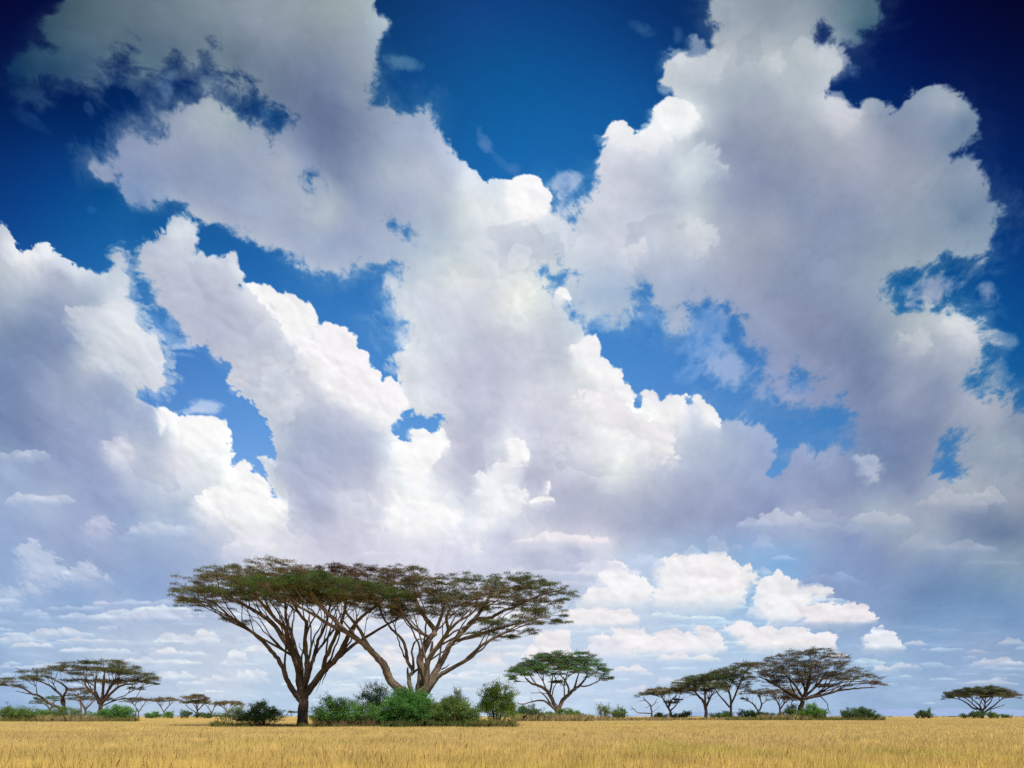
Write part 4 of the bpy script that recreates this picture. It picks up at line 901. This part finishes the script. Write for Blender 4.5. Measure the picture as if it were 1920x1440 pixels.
# ------------------------------------------------------------------ the two great umbrella thorns
A_L = [
 ([(568,1330),(569,1316),(567,1303),(562,1282),(560,1257,6),(550,1225,14),(532,1200,24),(512,1170,36),(485,1150,48),(455,1132,60),(425,1115,70)],10,2),
 ([(562,1312),(557,1305,-3),(546,1290,-6),(537,1272,-10),(530,1252,-14),(517,1230,-20),(500,1210,-26),(482,1192,-32),(455,1172,-40),(430,1155,-46),(407,1135,-50),(382,1120,-50)],6,1.4),
 ([(562,1262),(552,1235,-10),(540,1195,-30),(532,1175,-42),(512,1155,-60),(490,1130,-80),(470,1102,-100)],5.5,1.8),
 ([(564,1270),(565,1250,12),(555,1220,30),(545,1185,50),(537,1160,66),(534,1127,84),(530,1102,95)],5,1.8),
 ([(569,1290),(574,1268,-8),(575,1237,-16),(572,1207,-24),(575,1170,-34),(565,1155,-42),(550,1130,-55),(545,1108,-70)],5,1.8),
 ([(570,1295),(575,1278,8),(582,1252,20),(590,1227,32),(597,1200,46),(610,1172,60),(617,1145,76),(625,1115,90)],4.6,1.6),
 ([(569,1308),(577,1297),(592,1277,-4),(610,1255,-8),(630,1235,-12),(647,1205,-18),(660,1180,-26),(675,1160,-34),(700,1140,-42),(722,1120,-50)],7.5,1.8),
 ([(607,1258,-8),(608,1243,-14),(617,1220,-24),(630,1192,-36),(640,1170,-48),(647,1140,-62),(650,1115,-75)],4,1.5),
 ([(632,1234,-12),(660,1212,4),(690,1192,20),(720,1175,34),(745,1160,46),(765,1147,54)],3.6,1.2),
 ([(552,1232,0),(530,1218,-16),(505,1205,-28),(475,1187,-44),(440,1170,-60),(410,1153,-72)],2.8,1),
 ([(588,1230,32),(600,1215,44),(615,1195,58),(625,1180,70),(640,1150,85)],2.6,1.2),
 ([(554,1240,5),(546,1215,30),(520,1180,60),(500,1160,90),(480,1135,115)],3.2,1.4),
]
A_P = [(366,1126,36,7,40,-50,'olive'),(362,1124,28,5,40,10,'straw'),(410,1112,66,10,70,-60,'olive'),(385,1106,45,8,60,30,'straw'),(432,1092,72,13,80,-40,'brown'),(455,1077,68,11,80,40,'olive'),(420,1084,40,8,60,80,'brown'),
 (535,1070,82,12,95,30,'straw'),(560,1092,112,14,110,-30,'brown'),(500,1100,80,12,80,-90,'olive'),(620,1098,92,16,95,40,'brown'),(640,1074,58,12,60,70,'rust'),(637,1066,36,8,40,20,'rust'),(690,1108,82,15,85,20,'brown'),(480,1116,62,8,70,60,'brown'),(550,1110,60,8,70,90,'brown'),
 (725,1138,52,6,45,20,'grey'),(765,1145,36,5,40,50,'grey'),(440,1160,26,4,26,-70,'grey'),(640,1122,60,9,60,-70,'brown'),(590,1118,60,8,60,-60,'grey')]
acacia('great umbrella acacia on a single dark trunk, left of the tall pair', 72, (567,1356), A_L, A_P, 3, group=None, per=54, leaf=2.4, dens=.88, bark=M_BARKD, sub=.17, sq=.93, dn=5,
       stubs=[([(612,1262,-8),(606,1275,-8),(603,1285,-8)],1.2,.3),([(605,1268,-8),(600,1280,-8),(592,1300,-8)],1.0,.2),([(575,1235,-16),(568,1222,-18),(561,1213,-18),(563,1205,-18)],1.2,.5),([(592,1222,32),(588,1196,34),(595,1182,34)],1.0,.4)])
B_L = [
 ([(782,1335),(784,1310),(786,1295),(790,1260),(787,1237),(797,1215),(807,1195,4),(815,1185,6),(802,1165,16),(790,1147,26),(782,1130,36),(776,1105,46)],10,2.6),
 ([(775,1325,-10),(758,1298,-20),(737,1282,-26),(727,1265,-30),(720,1245,-34),(710,1235,-36),(695,1220,-42),(680,1205,-48),(660,1192,-56),(647,1182,-62),(627,1162,-72),(605,1140,-84),(590,1125,-92),(582,1104,-100)],8.5,2.2),
 ([(655,1188,-58),(620,1172,-76),(595,1157,-90),(575,1145,-104),(552,1132,-116),(537,1118,-124)],3.6,1.3),
 ([(692,1212,-44),(675,1182,-48),(660,1162,-54),(648,1145,-60),(645,1122,-66)],3.4,1.4),
 ([(776,1310,8),(770,1290,10),(767,1270,12),(774,1258,14),(765,1240,18),(761,1215,24),(752,1197,32),(735,1180,42),(720,1160,54),(712,1140,64)],4.6,1.6),
 ([(783,1300,-6),(797,1290,-10),(800,1260,-16),(802,1240,-22),(817,1217,-30),(830,1200,-38),(840,1182,-46),(837,1160,-58),(845,1138,-70)],6.5,2),
 ([(788,1300,6),(800,1290,10),(812,1267,16),(822,1250,22),(835,1227,30),(845,1207,38),(860,1192,46),(880,1170,58),(897,1152,68),(910,1132,80),(922,1112,90)],7.5,2.2),
 ([(868,1184,50),(892,1162,36),(917,1159,28),(940,1147,20),(967,1137,10),(997,1122,0),(1025,1112,-6),(1052,1106,-10)],4,1.2),
 ([(848,1203,40),(860,1200,20),(887,1192,4),(910,1185,-10),(945,1177,-24),(975,1167,-34),(1005,1160,-40)],3.2,1.1),
 ([(790,1308,-8),(805,1292,-14),(820,1270,-20),(840,1257,-26),(870,1240,-34),(892,1220,-42),(915,1202,-48),(935,1192,-52),(958,1180,-56)],5.4,1.4),
 ([(808,1196,4),(795,1190,-10),(780,1180,-24),(767,1168,-36),(755,1150,-50),(745,1125,-64)],3.4,1.4),
 ([(840,1184,-46),(860,1165,-60),(885,1150,-70),(900,1128,-80)],2.8,1.2),
 ([(800,1212,4),(810,1190,24),(825,1165,46),(830,1140,64),(825,1115,80)],3,1.4),
]
B_P = [(540,1098,78,11,70,-120,'green'),(600,1089,66,12,65,-115,'green'),(575,1105,70,8,70,-90,'brown'),(660,1100,74,12,70,-90,'green'),(720,1111,52,10,55,-70,'green'),(690,1120,60,9,60,-60,'brown'),
 (700,1077,80,13,80,50,'rust'),(770,1078,66,13,75,30,'brown'),(800,1092,52,9,55,0,'brown'),(745,1106,82,16,85,10,'brown'),(800,1122,70,13,75,0,'brown'),(860,1122,62,13,65,30,'olive'),(835,1108,40,8,45,40,'olive'),
 (890,1091,62,11,75,50,'olive'),(960,1094,72,12,85,20,'olive'),(1012,1102,62,11,70,0,'olive'),(1052,1114,32,5,34,-10,'green'),(930,1114,62,9,65,-30,'brown'),(1000,1128,58,8,58,10,'brown'),(1012,1147,54,7,52,-20,'olive'),
 (952,1164,58,7,50,-45,'olive'),(1030,1163,34,5,32,-10,'olive'),(910,1184,36,5,30,-20,'olive'),(945,1190,28,4,26,-50,'green'),(985,1180,26,4,26,-50,'grey'),(890,1135,45,7,50,60,'brown'),(770,1140,50,7,50,-40,'grey'),(830,1145,40,6,40,60,'grey'),(735,1150,36,5,36,40,'grey')]
acacia('great umbrella acacia with pale leaning stems rising from a green thicket', 70, (780,1350), B_L, B_P, 8, per=54, leaf=2.4, dens=.88, bark=M_BARK, sub=.12, sq=.95, dn=5,
       stubs=[([(774,1258,14),(775,1240,12),(772,1222,12),(776,1205,12)],3,1.6),([(776,1208,12),(782,1200,10),(795,1198,6)],1.6,1),([(768,1275,10),(764,1262,8),(765,1252,8)],3.2,1.4),([(828,1255,22),(838,1250,20),(842,1245,20)],1.6,.4),([(808,1222,4),(810,1208,2),(811,1203,2)],2.8,2)])

# ------------------------------------------------------------------ the plain's smaller trees
acacia('spreading acacia with tiers of dark green foliage, tallest near the left border', 150, (187,1345),
 [([(187,1335),(188,1322),(180,1305),(167,1294,-8),(156,1275,-16)],4.2,1.3),([(189,1318),(193,1300),(193,1286,8),(195,1265,14)],3,1.2),([(189,1322),(200,1300,4),(208,1288,8),(224,1270,14)],2.8,1.1),([(190,1320),(212,1296,-8),(229,1285,-14),(258,1281,-20)],2.6,1),([(184,1310),(178,1290,12),(180,1268,24)],2.4,1),([(190,1324),(221,1312,6),(255,1308,10)],1.4,.6)],
 [(155,1244,30,4,None,0,'olive'),(200,1242,30,4,None,10,'olive'),(135,1251,28,4,None,-10,'olive'),(235,1252,28,4,None,0,'olive'),(180,1257,45,5,None,0,'dark'),(150,1264,24,4,None,20,'dark'),(215,1259,40,5,None,-20,'olive'),(250,1264,30,4,None,10,'olive'),(278,1271,20,3,None,0,'olive'),(200,1279,34,5,None,10,'straw'),(245,1278,34,4,None,0,'dark'),(255,1291,14,3,None,0,'dark'),(142,1277,24,4,None,0,'dark'),(288,1282,9,2,None,0,'olive'),(265,1273,25,4,None,20,'olive')], 21, leaf=2.0, per=26, rs=8, dens=1.6, bark=M_BARKD, sub=.12)
acacia('sparse acacia with crooked leaning limbs and thin tiers of foliage, reaching the left border', 152, (113,1345),
 [([(114,1335),(112,1328),(96,1320),(73,1304,-6),(60,1301,-8),(44,1291,-10),(21,1283,-12)],3.2,1.1),([(116,1332),(120,1325),(118,1309,4),(104,1294,6),(88,1283,8),(65,1275,10)],3,1.1),([(117,1320),(116,1312),(125,1290,-8),(104,1276,-12),(86,1268,-14)],2.4,1),([(68,1303,-7),(50,1300,-8),(29,1296,-9)],1.2,.5)],
 [(12,1279,22,2.4,None,-10,'straw'),(-10,1284,16,3,None,-10,'straw'),(45,1274,34,3,None,5,'olive'),(60,1260,28,3,None,8,'olive'),(90,1257,24,3,None,-8,'olive'),(75,1270,26,3,None,-10,'olive'),(110,1253,14,2.4,None,-6,'olive'),(20,1286,20,2.4,None,-6,'brown')], 22, leaf=2.0, per=22, rs=7, dens=1.1, bark=M_BARKD)
acacia('small reddish-crowned acacia half hidden behind the spreading tree on the left', 185, (150,1345), [([(152,1330),(151,1315),(146,1300)],2.2,1)], [(148,1294,24,3.5,None,0,'rust'),(165,1299,16,3,None,0,'brown'),(135,1304,10,3,None,0,'brown')], 23, leaf=1.9, per=22, rs=6)
acacia('low grey-green acacia with forked stems seen under the spreading tree on the left', 195, (162,1345), [([(160,1332),(152,1318),(144,1312)],2,1),([(162,1328),(172,1318),(178,1312)],1.6,.8)], [(150,1311,22,4,None,0,'dark'),(176,1309,16,4,None,0,'dark'),(210,1312,10,3,None,0,'dark')], 24, leaf=1.9, per=24, rs=6)
acacia('small green-topped acacia under the drooping limbs beside the left border', 200, (95,1345), [([(94,1332),(86,1322),(78,1318)],1.6,.8),([(95,1330),(100,1318),(104,1312)],1.3,.7)], [(74,1317,14,4,None,0,'deep'),(98,1310,16,3.5,None,0,'deep'),(70,1311,9,2.5,None,0,'deep')], 25, leaf=1.9, per=30, rs=5)
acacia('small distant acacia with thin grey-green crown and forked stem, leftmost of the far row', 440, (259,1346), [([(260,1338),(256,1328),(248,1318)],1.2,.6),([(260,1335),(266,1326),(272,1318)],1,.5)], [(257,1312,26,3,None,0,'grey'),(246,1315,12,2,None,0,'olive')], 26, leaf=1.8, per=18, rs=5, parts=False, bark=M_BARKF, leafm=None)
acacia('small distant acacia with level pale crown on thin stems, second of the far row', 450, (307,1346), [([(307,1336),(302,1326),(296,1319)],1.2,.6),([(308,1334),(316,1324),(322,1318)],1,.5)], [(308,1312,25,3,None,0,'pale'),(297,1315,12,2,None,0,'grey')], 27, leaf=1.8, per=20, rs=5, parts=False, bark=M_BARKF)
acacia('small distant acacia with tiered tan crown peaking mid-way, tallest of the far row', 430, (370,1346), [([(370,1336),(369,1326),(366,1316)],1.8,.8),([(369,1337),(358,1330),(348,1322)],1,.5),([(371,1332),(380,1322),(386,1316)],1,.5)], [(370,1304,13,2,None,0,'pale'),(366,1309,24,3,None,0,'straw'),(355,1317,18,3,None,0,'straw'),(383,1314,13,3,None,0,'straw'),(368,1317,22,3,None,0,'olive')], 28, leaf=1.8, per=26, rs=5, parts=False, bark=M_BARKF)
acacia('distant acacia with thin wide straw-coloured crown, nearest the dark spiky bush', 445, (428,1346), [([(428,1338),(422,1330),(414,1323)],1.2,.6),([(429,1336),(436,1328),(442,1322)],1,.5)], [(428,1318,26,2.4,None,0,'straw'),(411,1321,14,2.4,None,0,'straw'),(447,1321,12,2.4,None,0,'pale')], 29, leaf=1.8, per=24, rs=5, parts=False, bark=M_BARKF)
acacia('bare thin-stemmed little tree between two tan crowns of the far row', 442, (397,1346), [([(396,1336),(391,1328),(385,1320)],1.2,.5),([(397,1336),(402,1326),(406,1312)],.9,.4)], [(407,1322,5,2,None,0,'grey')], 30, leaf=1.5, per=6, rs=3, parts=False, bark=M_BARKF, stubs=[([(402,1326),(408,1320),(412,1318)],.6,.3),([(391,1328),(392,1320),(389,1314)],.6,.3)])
acacia('tiny far-off flat acacia beside the dark trunk of the great tree', 900, (546,1346), [([(546,1340),(546,1337)],.8,.4)], [(547,1335.5,9,1.8,None,0,'dark')], 31, leaf=1.6, per=26, rs=3, parts=False)
acacia('full green acacia on a wide V of two twisting stems, right of the tall pair', 185, (1045,1352),
 [([(1045,1338),(1043,1328),(1034,1309),(1024,1294,-4),(1011,1286,-8),(996,1281,-12),(985,1271,-16)],5,1.4),([(1046,1332),(1049,1327),(1056,1312,4),(1067,1301,8),(1077,1292,10),(1086,1286,12),(1096,1275,14),(1101,1264,16)],4.4,1.3),([(1030,1303),(1034,1284,6),(1036,1268,12)],2.2,1),([(1039,1329),(1030,1321,-6),(1019,1314,-10),(1000,1315,-14),(981,1320,-18),(970,1318,-20)],2.2,.8),([(1066,1302,8),(1066,1290,2),(1059,1275,-4),(1049,1264,-8)],2.2,1),([(1076,1293,10),(1081,1277,16),(1086,1260,20)],2.2,1),([(1032,1320,-4),(1022,1305,-14),(1012,1297,-20)],2,.6),([(1086,1286,12),(1097,1287,8),(1112,1282,2),(1124,1276,-4)],1.8,.7)],
 [(972,1268,25,8,None,-10,'deep'),(985,1257,30,8,None,0,'deep'),(1012,1243,32,8,None,5,'deep'),(1036,1237,28,8,None,0,'deep'),(1000,1262,40,9,None,-14,'deep'),(1040,1254,42,11,None,-8,'deep'),(1085,1242,40,9,None,8,'deep'),(1110,1254,30,9,None,6,'deep'),(1124,1268,22,6,None,0,'deep'),(1136,1276,13,4,None,0,'green'),(961,1279,13,5,None,-10,'deep'),(1075,1260,38,8,None,-14,'deep'),(1058,1246,30,8,None,16,'deep'),(1040,1284,16,3,None,0,'deep')], 32, leaf=2.3, per=36, rs=7.5, dens=1.7, dn=-4, tall=1.45,
 stubs=[([(1034,1305),(1022,1300),(995,1299)],1.1,.5),([(998,1315,-14),(995,1308,-14)],.5,.2)])
acacia('low flat acacia with a tan-green wedge crown, left end of the right-hand group', 205, (1258,1350), [([(1258,1338),(1249,1320),(1242,1308)],2.6,1),([(1252,1326),(1260,1312),(1268,1304)],1.6,.8),([(1258,1332),(1268,1322),(1272,1312)],1.4,.6)], [(1215,1302,21,3,None,0,'olive'),(1240,1296,30,4.5,None,0,'straw'),(1268,1297,24,5,None,0,'olive'),(1232,1301,20,3,None,6,'olive'),(1256,1318,16,3,None,0,'grey'),(1272,1313,10,3,None,0,'grey')], 33, leaf=1.9, per=26, rs=6, dens=1.2, bark=M_BARKD)
acacia('leafless dead tree with broken crooked branches, before the low flat acacia', 200, (1222,1350), [([(1222,1338),(1219,1322),(1209,1312),(1206,1306)],1.8,.7),([(1220,1338),(1208,1337),(1195,1336),(1188,1329),(1182,1331)],1.2,.4),([(1220,1326),(1228,1318),(1232,1310)],1,.4),([(1209,1313),(1203,1314),(1198,1315)],.7,.3)], [], 34, stubs=[([(1219,1322),(1214,1326),(1208,1327)],.6,.3),([(1188,1330),(1184,1325),(1182,1323)],.5,.2),([(1228,1318),(1236,1316)],.5,.2),([(1224,1334),(1232,1330),(1236,1324)],.6,.25)], bark=M_BARKD, cat='dead tree', name='dead_tree')
acacia('acacia with a dense domed olive-green crown, second from left in the right-hand group', 200, (1323,1350), [([(1323,1338),(1322,1325),(1316,1312),(1305,1300),(1296,1290)],3.6,1.2),([(1323,1328),(1330,1312,6),(1337,1300,10)],2.4,1),([(1322,1322),(1322,1300,-8),(1320,1285,-10)],2.2,1)], [(1320,1273,34,6,None,0,'green'),(1292,1284,32,6,None,0,'olive'),(1282,1295,26,6,None,0,'brown'),(1328,1288,36,8,None,-8,'olive'),(1345,1270,28,5,None,6,'green'),(1305,1278,34,7,None,10,'brown'),(1310,1296,24,5,None,8,'brown')], 35, leaf=1.9, per=30, rs=6.5, dens=1.3, bark=M_BARKD)
acacia('slender dark acacia with a tall leaning crown touching the biggest right-hand tree', 203, (1371,1350), [([(1371,1338),(1370,1312),(1366,1295),(1358,1280)],2.8,1.1),([(1370,1322),(1380,1300,4),(1388,1280,8),(1396,1262,10)],2,1),([(1368,1326),(1350,1305,-6),(1340,1292,-10)],1.6,.8)], [(1365,1261,36,5,None,0,'olive'),(1340,1268,24,4,None,0,'green'),(1394,1252,30,6,None,0,'brown'),(1417,1247,20,5,None,0,'olive'),(1378,1282,30,9,None,0,'grey'),(1392,1292,16,6,None,0,'grey'),(1350,1290,20,6,None,0,'brown'),(1374,1270,36,6,None,10,'brown')], 36, leaf=1.9, per=26, rs=6.5, dens=1.2, bark=M_BARKD)
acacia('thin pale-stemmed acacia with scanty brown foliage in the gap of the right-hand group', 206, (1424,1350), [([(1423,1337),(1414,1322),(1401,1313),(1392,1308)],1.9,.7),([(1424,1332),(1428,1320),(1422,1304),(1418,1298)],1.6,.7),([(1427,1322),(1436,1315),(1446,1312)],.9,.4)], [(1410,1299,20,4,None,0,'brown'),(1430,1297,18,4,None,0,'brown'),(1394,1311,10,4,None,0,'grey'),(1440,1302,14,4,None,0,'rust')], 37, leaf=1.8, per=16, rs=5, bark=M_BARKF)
acacia('rusty-brown acacia standing directly behind the biggest right-hand tree', 225, (1463,1350), [([(1463,1336),(1460,1320),(1452,1308)],2,.8),([(1464,1328),(1474,1315),(1482,1308)],1.5,.7)], [(1452,1301,24,5,None,0,'rust'),(1484,1309,22,5,None,0,'rust'),(1470,1297,26,5,None,0,'brown'),(1466,1310,26,5,None,0,'rust')], 38, leaf=1.8, per=24, rs=6, bark=M_BARKD)
acacia('big umbrella acacia with a wide brown tiered crown on a short black trunk, right-hand group', 188, (1498,1352),
 [([(1499,1336),(1505,1315),(1507,1306),(1515,1279,4),(1520,1256,8)],5.4,1.4),([(1506,1311),(1520,1308,-6),(1550,1301,-10),(1577,1294,-12),(1607,1291,-14),(1640,1289,-16)],3.2,.9),([(1505,1312),(1496,1309,4),(1471,1295,8),(1444,1279,10),(1422,1268,12)],3,.9),([(1506,1308),(1490,1284,-10),(1471,1263,-18)],2.4,1),([(1508,1308),(1536,1280,10),(1552,1258,18)],2.4,1),([(1512,1308),(1530,1302,8),(1561,1286,14),(1584,1274,18)],2.2,.9),([(1504,1312),(1480,1298,-14),(1455,1284,-24)],2,.8),([(1510,1300,2),(1505,1275,20),(1495,1255,30)],2,.9)],
 [(1498,1229,34,6,None,0,'brown'),(1532,1228,34,6,None,6,'dark'),(1556,1237,30,6,None,0,'brown'),(1575,1246,13,4,None,0,'brown'),(1468,1240,34,6,None,0,'grey'),(1438,1250,26,5,None,0,'brown'),(1490,1250,50,7,None,12,'grey'),(1540,1251,46,7,None,-12,'brown'),(1600,1261,24,6,None,0,'brown'),(1625,1272,24,5,None,0,'brown'),(1648,1285,14,2.4,None,-8,'rust'),(1580,1268,34,6,None,8,'dark'),(1455,1264,42,7,None,-6,'grey'),(1510,1267,58,7,None,0,'grey'),(1552,1275,46,6,None,-14,'grey'),(1480,1282,46,5,None,10,'grey'),(1560,1288,30,3,None,10,'brown'),(1625,1283,24,3,None,-10,'rust'),(1432,1272,24,5,None,8,'brown')], 39, leaf=2.0, per=26, rs=7.5, dens=1.25, bark=M_BARKD, sub=.2, dn=-2, tall=1.35, stubs=[([(1538,1305,-8),(1550,1318,-8),(1553,1328,-8),(1558,1340,-8)],1.0,.5),([(1488,1310,0),(1484,1322,0),(1496,1334,0)],1.0,.6)])
acacia('lone umbrella acacia with a dense dark lens-shaped crown on fanned stems, near the right border', 330, (1842,1350),
 [([(1842,1340),(1840,1330),(1825,1328),(1812,1318),(1800,1311)],2.4,.8),([(1841,1336),(1837,1323),(1820,1309)],1.8,.7),([(1842,1334),(1847,1323),(1842,1306)],1.8,.7),([(1843,1338),(1858,1327),(1880,1310)],2,.7),([(1852,1331),(1867,1327),(1884,1321)],1.1,.5),([(1838,1332),(1826,1322,6),(1812,1310,8)],1.4,.6),([(1845,1330),(1856,1318,6),(1862,1306,8)],1.3,.6)],
 [(1792,1302,20,4.5,None,0,'dark'),(1779,1308,9,3.5,None,0,'deep'),(1815,1297,26,4.5,None,0,'dark'),(1850,1294,28,5,None,0,'olive'),(1880,1299,24,4.5,None,0,'brown'),(1899,1305,11,3.5,None,0,'brown'),(1835,1302,36,4,None,6,'olive'),(1870,1305,30,4,None,-6,'brown'),(1803,1306,16,3,None,0,'olive')], 40, leaf=1.9, per=34, rs=5.5, dens=1.4, bark=M_BARKD)

# ------------------------------------------------------------------ bushes
G1 = (.050,.108,.032); G2 = (.062,.098,.032); G3 = (.034,.062,.026); G4 = (.110,.165,.050); G5 = (.055,.105,.030)
bush('dark bluish-green bush with spiky top left of the single dark trunk', 70, (490,1358), [(490,1334,26,15),(478,1342,26,10),(508,1342,20,12),(490,1322,10,9),(455,1344,18,8,6)], 51, G3, leaf=2.3, dens=1.1, up=.5)
bush('brown-based dense bush spreading right from the single dark trunk', 68, (640,1357), [(622,1338,30,16),(655,1336,30,20),(640,1322,24,14),(618,1318,16,10),(684,1338,26,17),(706,1344,18,12),(600,1346,16,10),(632,1344,30,12)], 52, G1, leaf=2.3, dens=1.1)
bush('taller airy shrub with open twiggy stems behind the brown-based bush', 72, (705,1357), [(700,1300,22,16),(690,1312,20,16),(716,1306,14,16),(706,1322,20,12)], 53, (.055,.110,.036), leaf=2.1, per=24, clump=5, stem_r=.55)
bush('biggest bright green thicket swallowing the foot of the pale leaning stems', 66, (765,1360), [(762,1322,40,22),(745,1335,30,22),(785,1318,24,18),(775,1340,36,18),(760,1305,22,12),(726,1344,14,14)], 54, (.040,.104,.030), leaf=2.5, dens=1.25, up=.3)
bush('leafy green thicket with drooping sides joining the biggest thicket on its right', 66.5, (840,1360), [(830,1332,32,20),(858,1334,28,22),(845,1318,20,10),(815,1340,24,16),(873,1344,14,14),(884,1340,12,14),(805,1330,16,18)], 55, G2, leaf=2.4, dens=1.15)
bush('thin upright sapling poking above the right end of the thickets', 69, (860,1357), [(858,1305,10,12),(866,1316,14,10),(850,1318,12,10)], 56, G2, leaf=2.0, per=16, clump=4.5, stem_r=.5)
bush('rounded yellow-green small tree on a dark stem, right end of the central thickets', 74, (932,1356), [(940,1302,24,17),(918,1312,18,18),(950,1318,16,16),(932,1328,30,14),(925,1296,14,10),(908,1326,14,12),(955,1330,14,12)], 57, G4, leaf=2.4, dens=1.15, stem_r=1.1, per=44, stem_max=26)
bush('dark low bush between the yellow-green tree and the V-stemmed acacia', 150, (990,1352), [(988,1334,22,11),(1004,1338,14,8),(972,1338,12,8)], 58, G3, leaf=2.0, clump=4.5)
bush('low green scrub at the foot of the V-stemmed acacia', 178, (1066,1351), [(1062,1337,18,8),(1082,1341,14,6),(1028,1341,12,5)], 59, G5, leaf=2.0, clump=4)
bush('small upright grey-green shrub on the plain right of the V-stemmed acacia', 210, (1133,1350), [(1128,1329,7,7),(1138,1331,7,8),(1133,1336,9,6)], 60, (.075,.105,.055), leaf=1.8, per=26, clump=3.5, stem_r=.5, group=None)
bush('small round bush beside the upright grey-green shrub', 212, (1161,1350), [(1161,1336,13,8),(1154,1340,9,6)], 61, G2, leaf=1.8, clump=3.5)
bush('low scrub between the wedge-crowned and the domed acacia of the right-hand group', 208, (1285,1350), [(1285,1339,8,6),(1274,1342,12,4)], 62, G2, leaf=1.8, clump=3.5)
bush('flat green scrub at the foot of the leafless dead tree', 206, (1238,1350), [(1238,1342,13,4)], 81, G2, leaf=1.8, clump=3.5)
bush('flat bush between the dark slender acacia and the domed olive one', 204, (1352,1350), [(1345,1341,12,4),(1360,1340,10,5)], 63, G1, leaf=1.8, clump=3.5)
bush('low spreading bush under the thin pale-stemmed acacia', 200, (1405,1350), [(1402,1338,16,6),(1418,1341,14,5),(1436,1341,12,5)], 64, G5, leaf=1.8, clump=3.5)
bush('feathery bush leaning against the short black trunk on its left', 186, (1484,1350), [(1484,1331,10,9),(1474,1340,14,6)], 65, G2, leaf=1.9, clump=3.8)
bush('bright green cone-shaped bush right of the short black trunk', 176, (1525,1351), [(1522,1331,14,11),(1534,1338,14,8),(1510,1340,12,8)], 66, (.06,.12,.03), leaf=1.9, clump=4, dens=1.2)
bush('wide dark bush standing alone right of the big right-hand tree', 178, (1611,1352), [(1600,1338,20,9),(1620,1337,18,10),(1634,1342,10,7)], 67, G3, leaf=1.9, clump=4, dens=1.2)
bush('small dark bush with one upright twig out on the open plain', 320, (1729,1350), [(1727,1338,10,6),(1736,1341,9,4),(1741,1334,1.5,5)], 68, G3, leaf=1.7, clump=3.2)
bush('dark bush huddled left of the lone lens-crowned acacia', 318, (1826,1350), [(1828,1339,11,5),(1838,1339,8,5),(1808,1342,5,3)], 69, G3, leaf=1.7, clump=3.2)
bush('little bush right of the lone lens-crowned acacia', 322, (1860,1350), [(1860,1340,8,5),(1866,1342,6,3)], 70, G2, leaf=1.7, clump=3)
bush('tiny low bush farthest right on the plain', 330, (1885,1350), [(1885,1343,6,2.4)], 71, G2, leaf=1.6, clump=2.6)
bush('rounded bush against the left border', 135, (28,1352), [(28,1335,22,11),(12,1340,14,8),(40,1341,14,8)], 72, G2, leaf=2.0, clump=4.5, dens=1.2)
bush('pale scrub between the left-border bush and the crooked acacia', 140, (80,1352), [(75,1338,20,8),(92,1340,14,8)], 73, G5, leaf=2.0, clump=4.5)
bush('loose grassy shrub in front of the crooked leaning acacia', 132, (130,1353), [(128,1336,20,10),(112,1333,12,9),(148,1342,12,8)], 74, (.065,.10,.035), leaf=2.0, clump=4.5, per=30)
bush('dense dark green bush right of the spreading tree on the left', 142, (218,1352), [(215,1335,20,12),(236,1337,14,13),(200,1340,14,9),(180,1343,12,6)], 75, G1, leaf=2.0, clump=4.5, dens=1.2)
bush('small round bush under the second tan crown of the far row', 330, (287,1350), [(287,1340,12,5),(278,1342,8,3)], 76, G1, leaf=1.7, clump=3.2)
bush('small bush right of the second tan crown of the far row', 332, (318,1350), [(318,1340,8,5)], 77, G1, leaf=1.7, clump=3)
bush('dark bush under the tallest tree of the far row', 334, (352,1350), [(350,1339,10,5),(378,1341,12,4),(390,1341,7,4)], 78, G3, leaf=1.7, clump=3.2)
bush('pale green scrub between the far row and the dark spiky bush', 120, (432,1352), [(432,1338,14,9,20),(446,1332,10,8,20),(418,1342,12,5,20)], 79, (.07,.10,.05), leaf=1.9, clump=4.2, per=24)
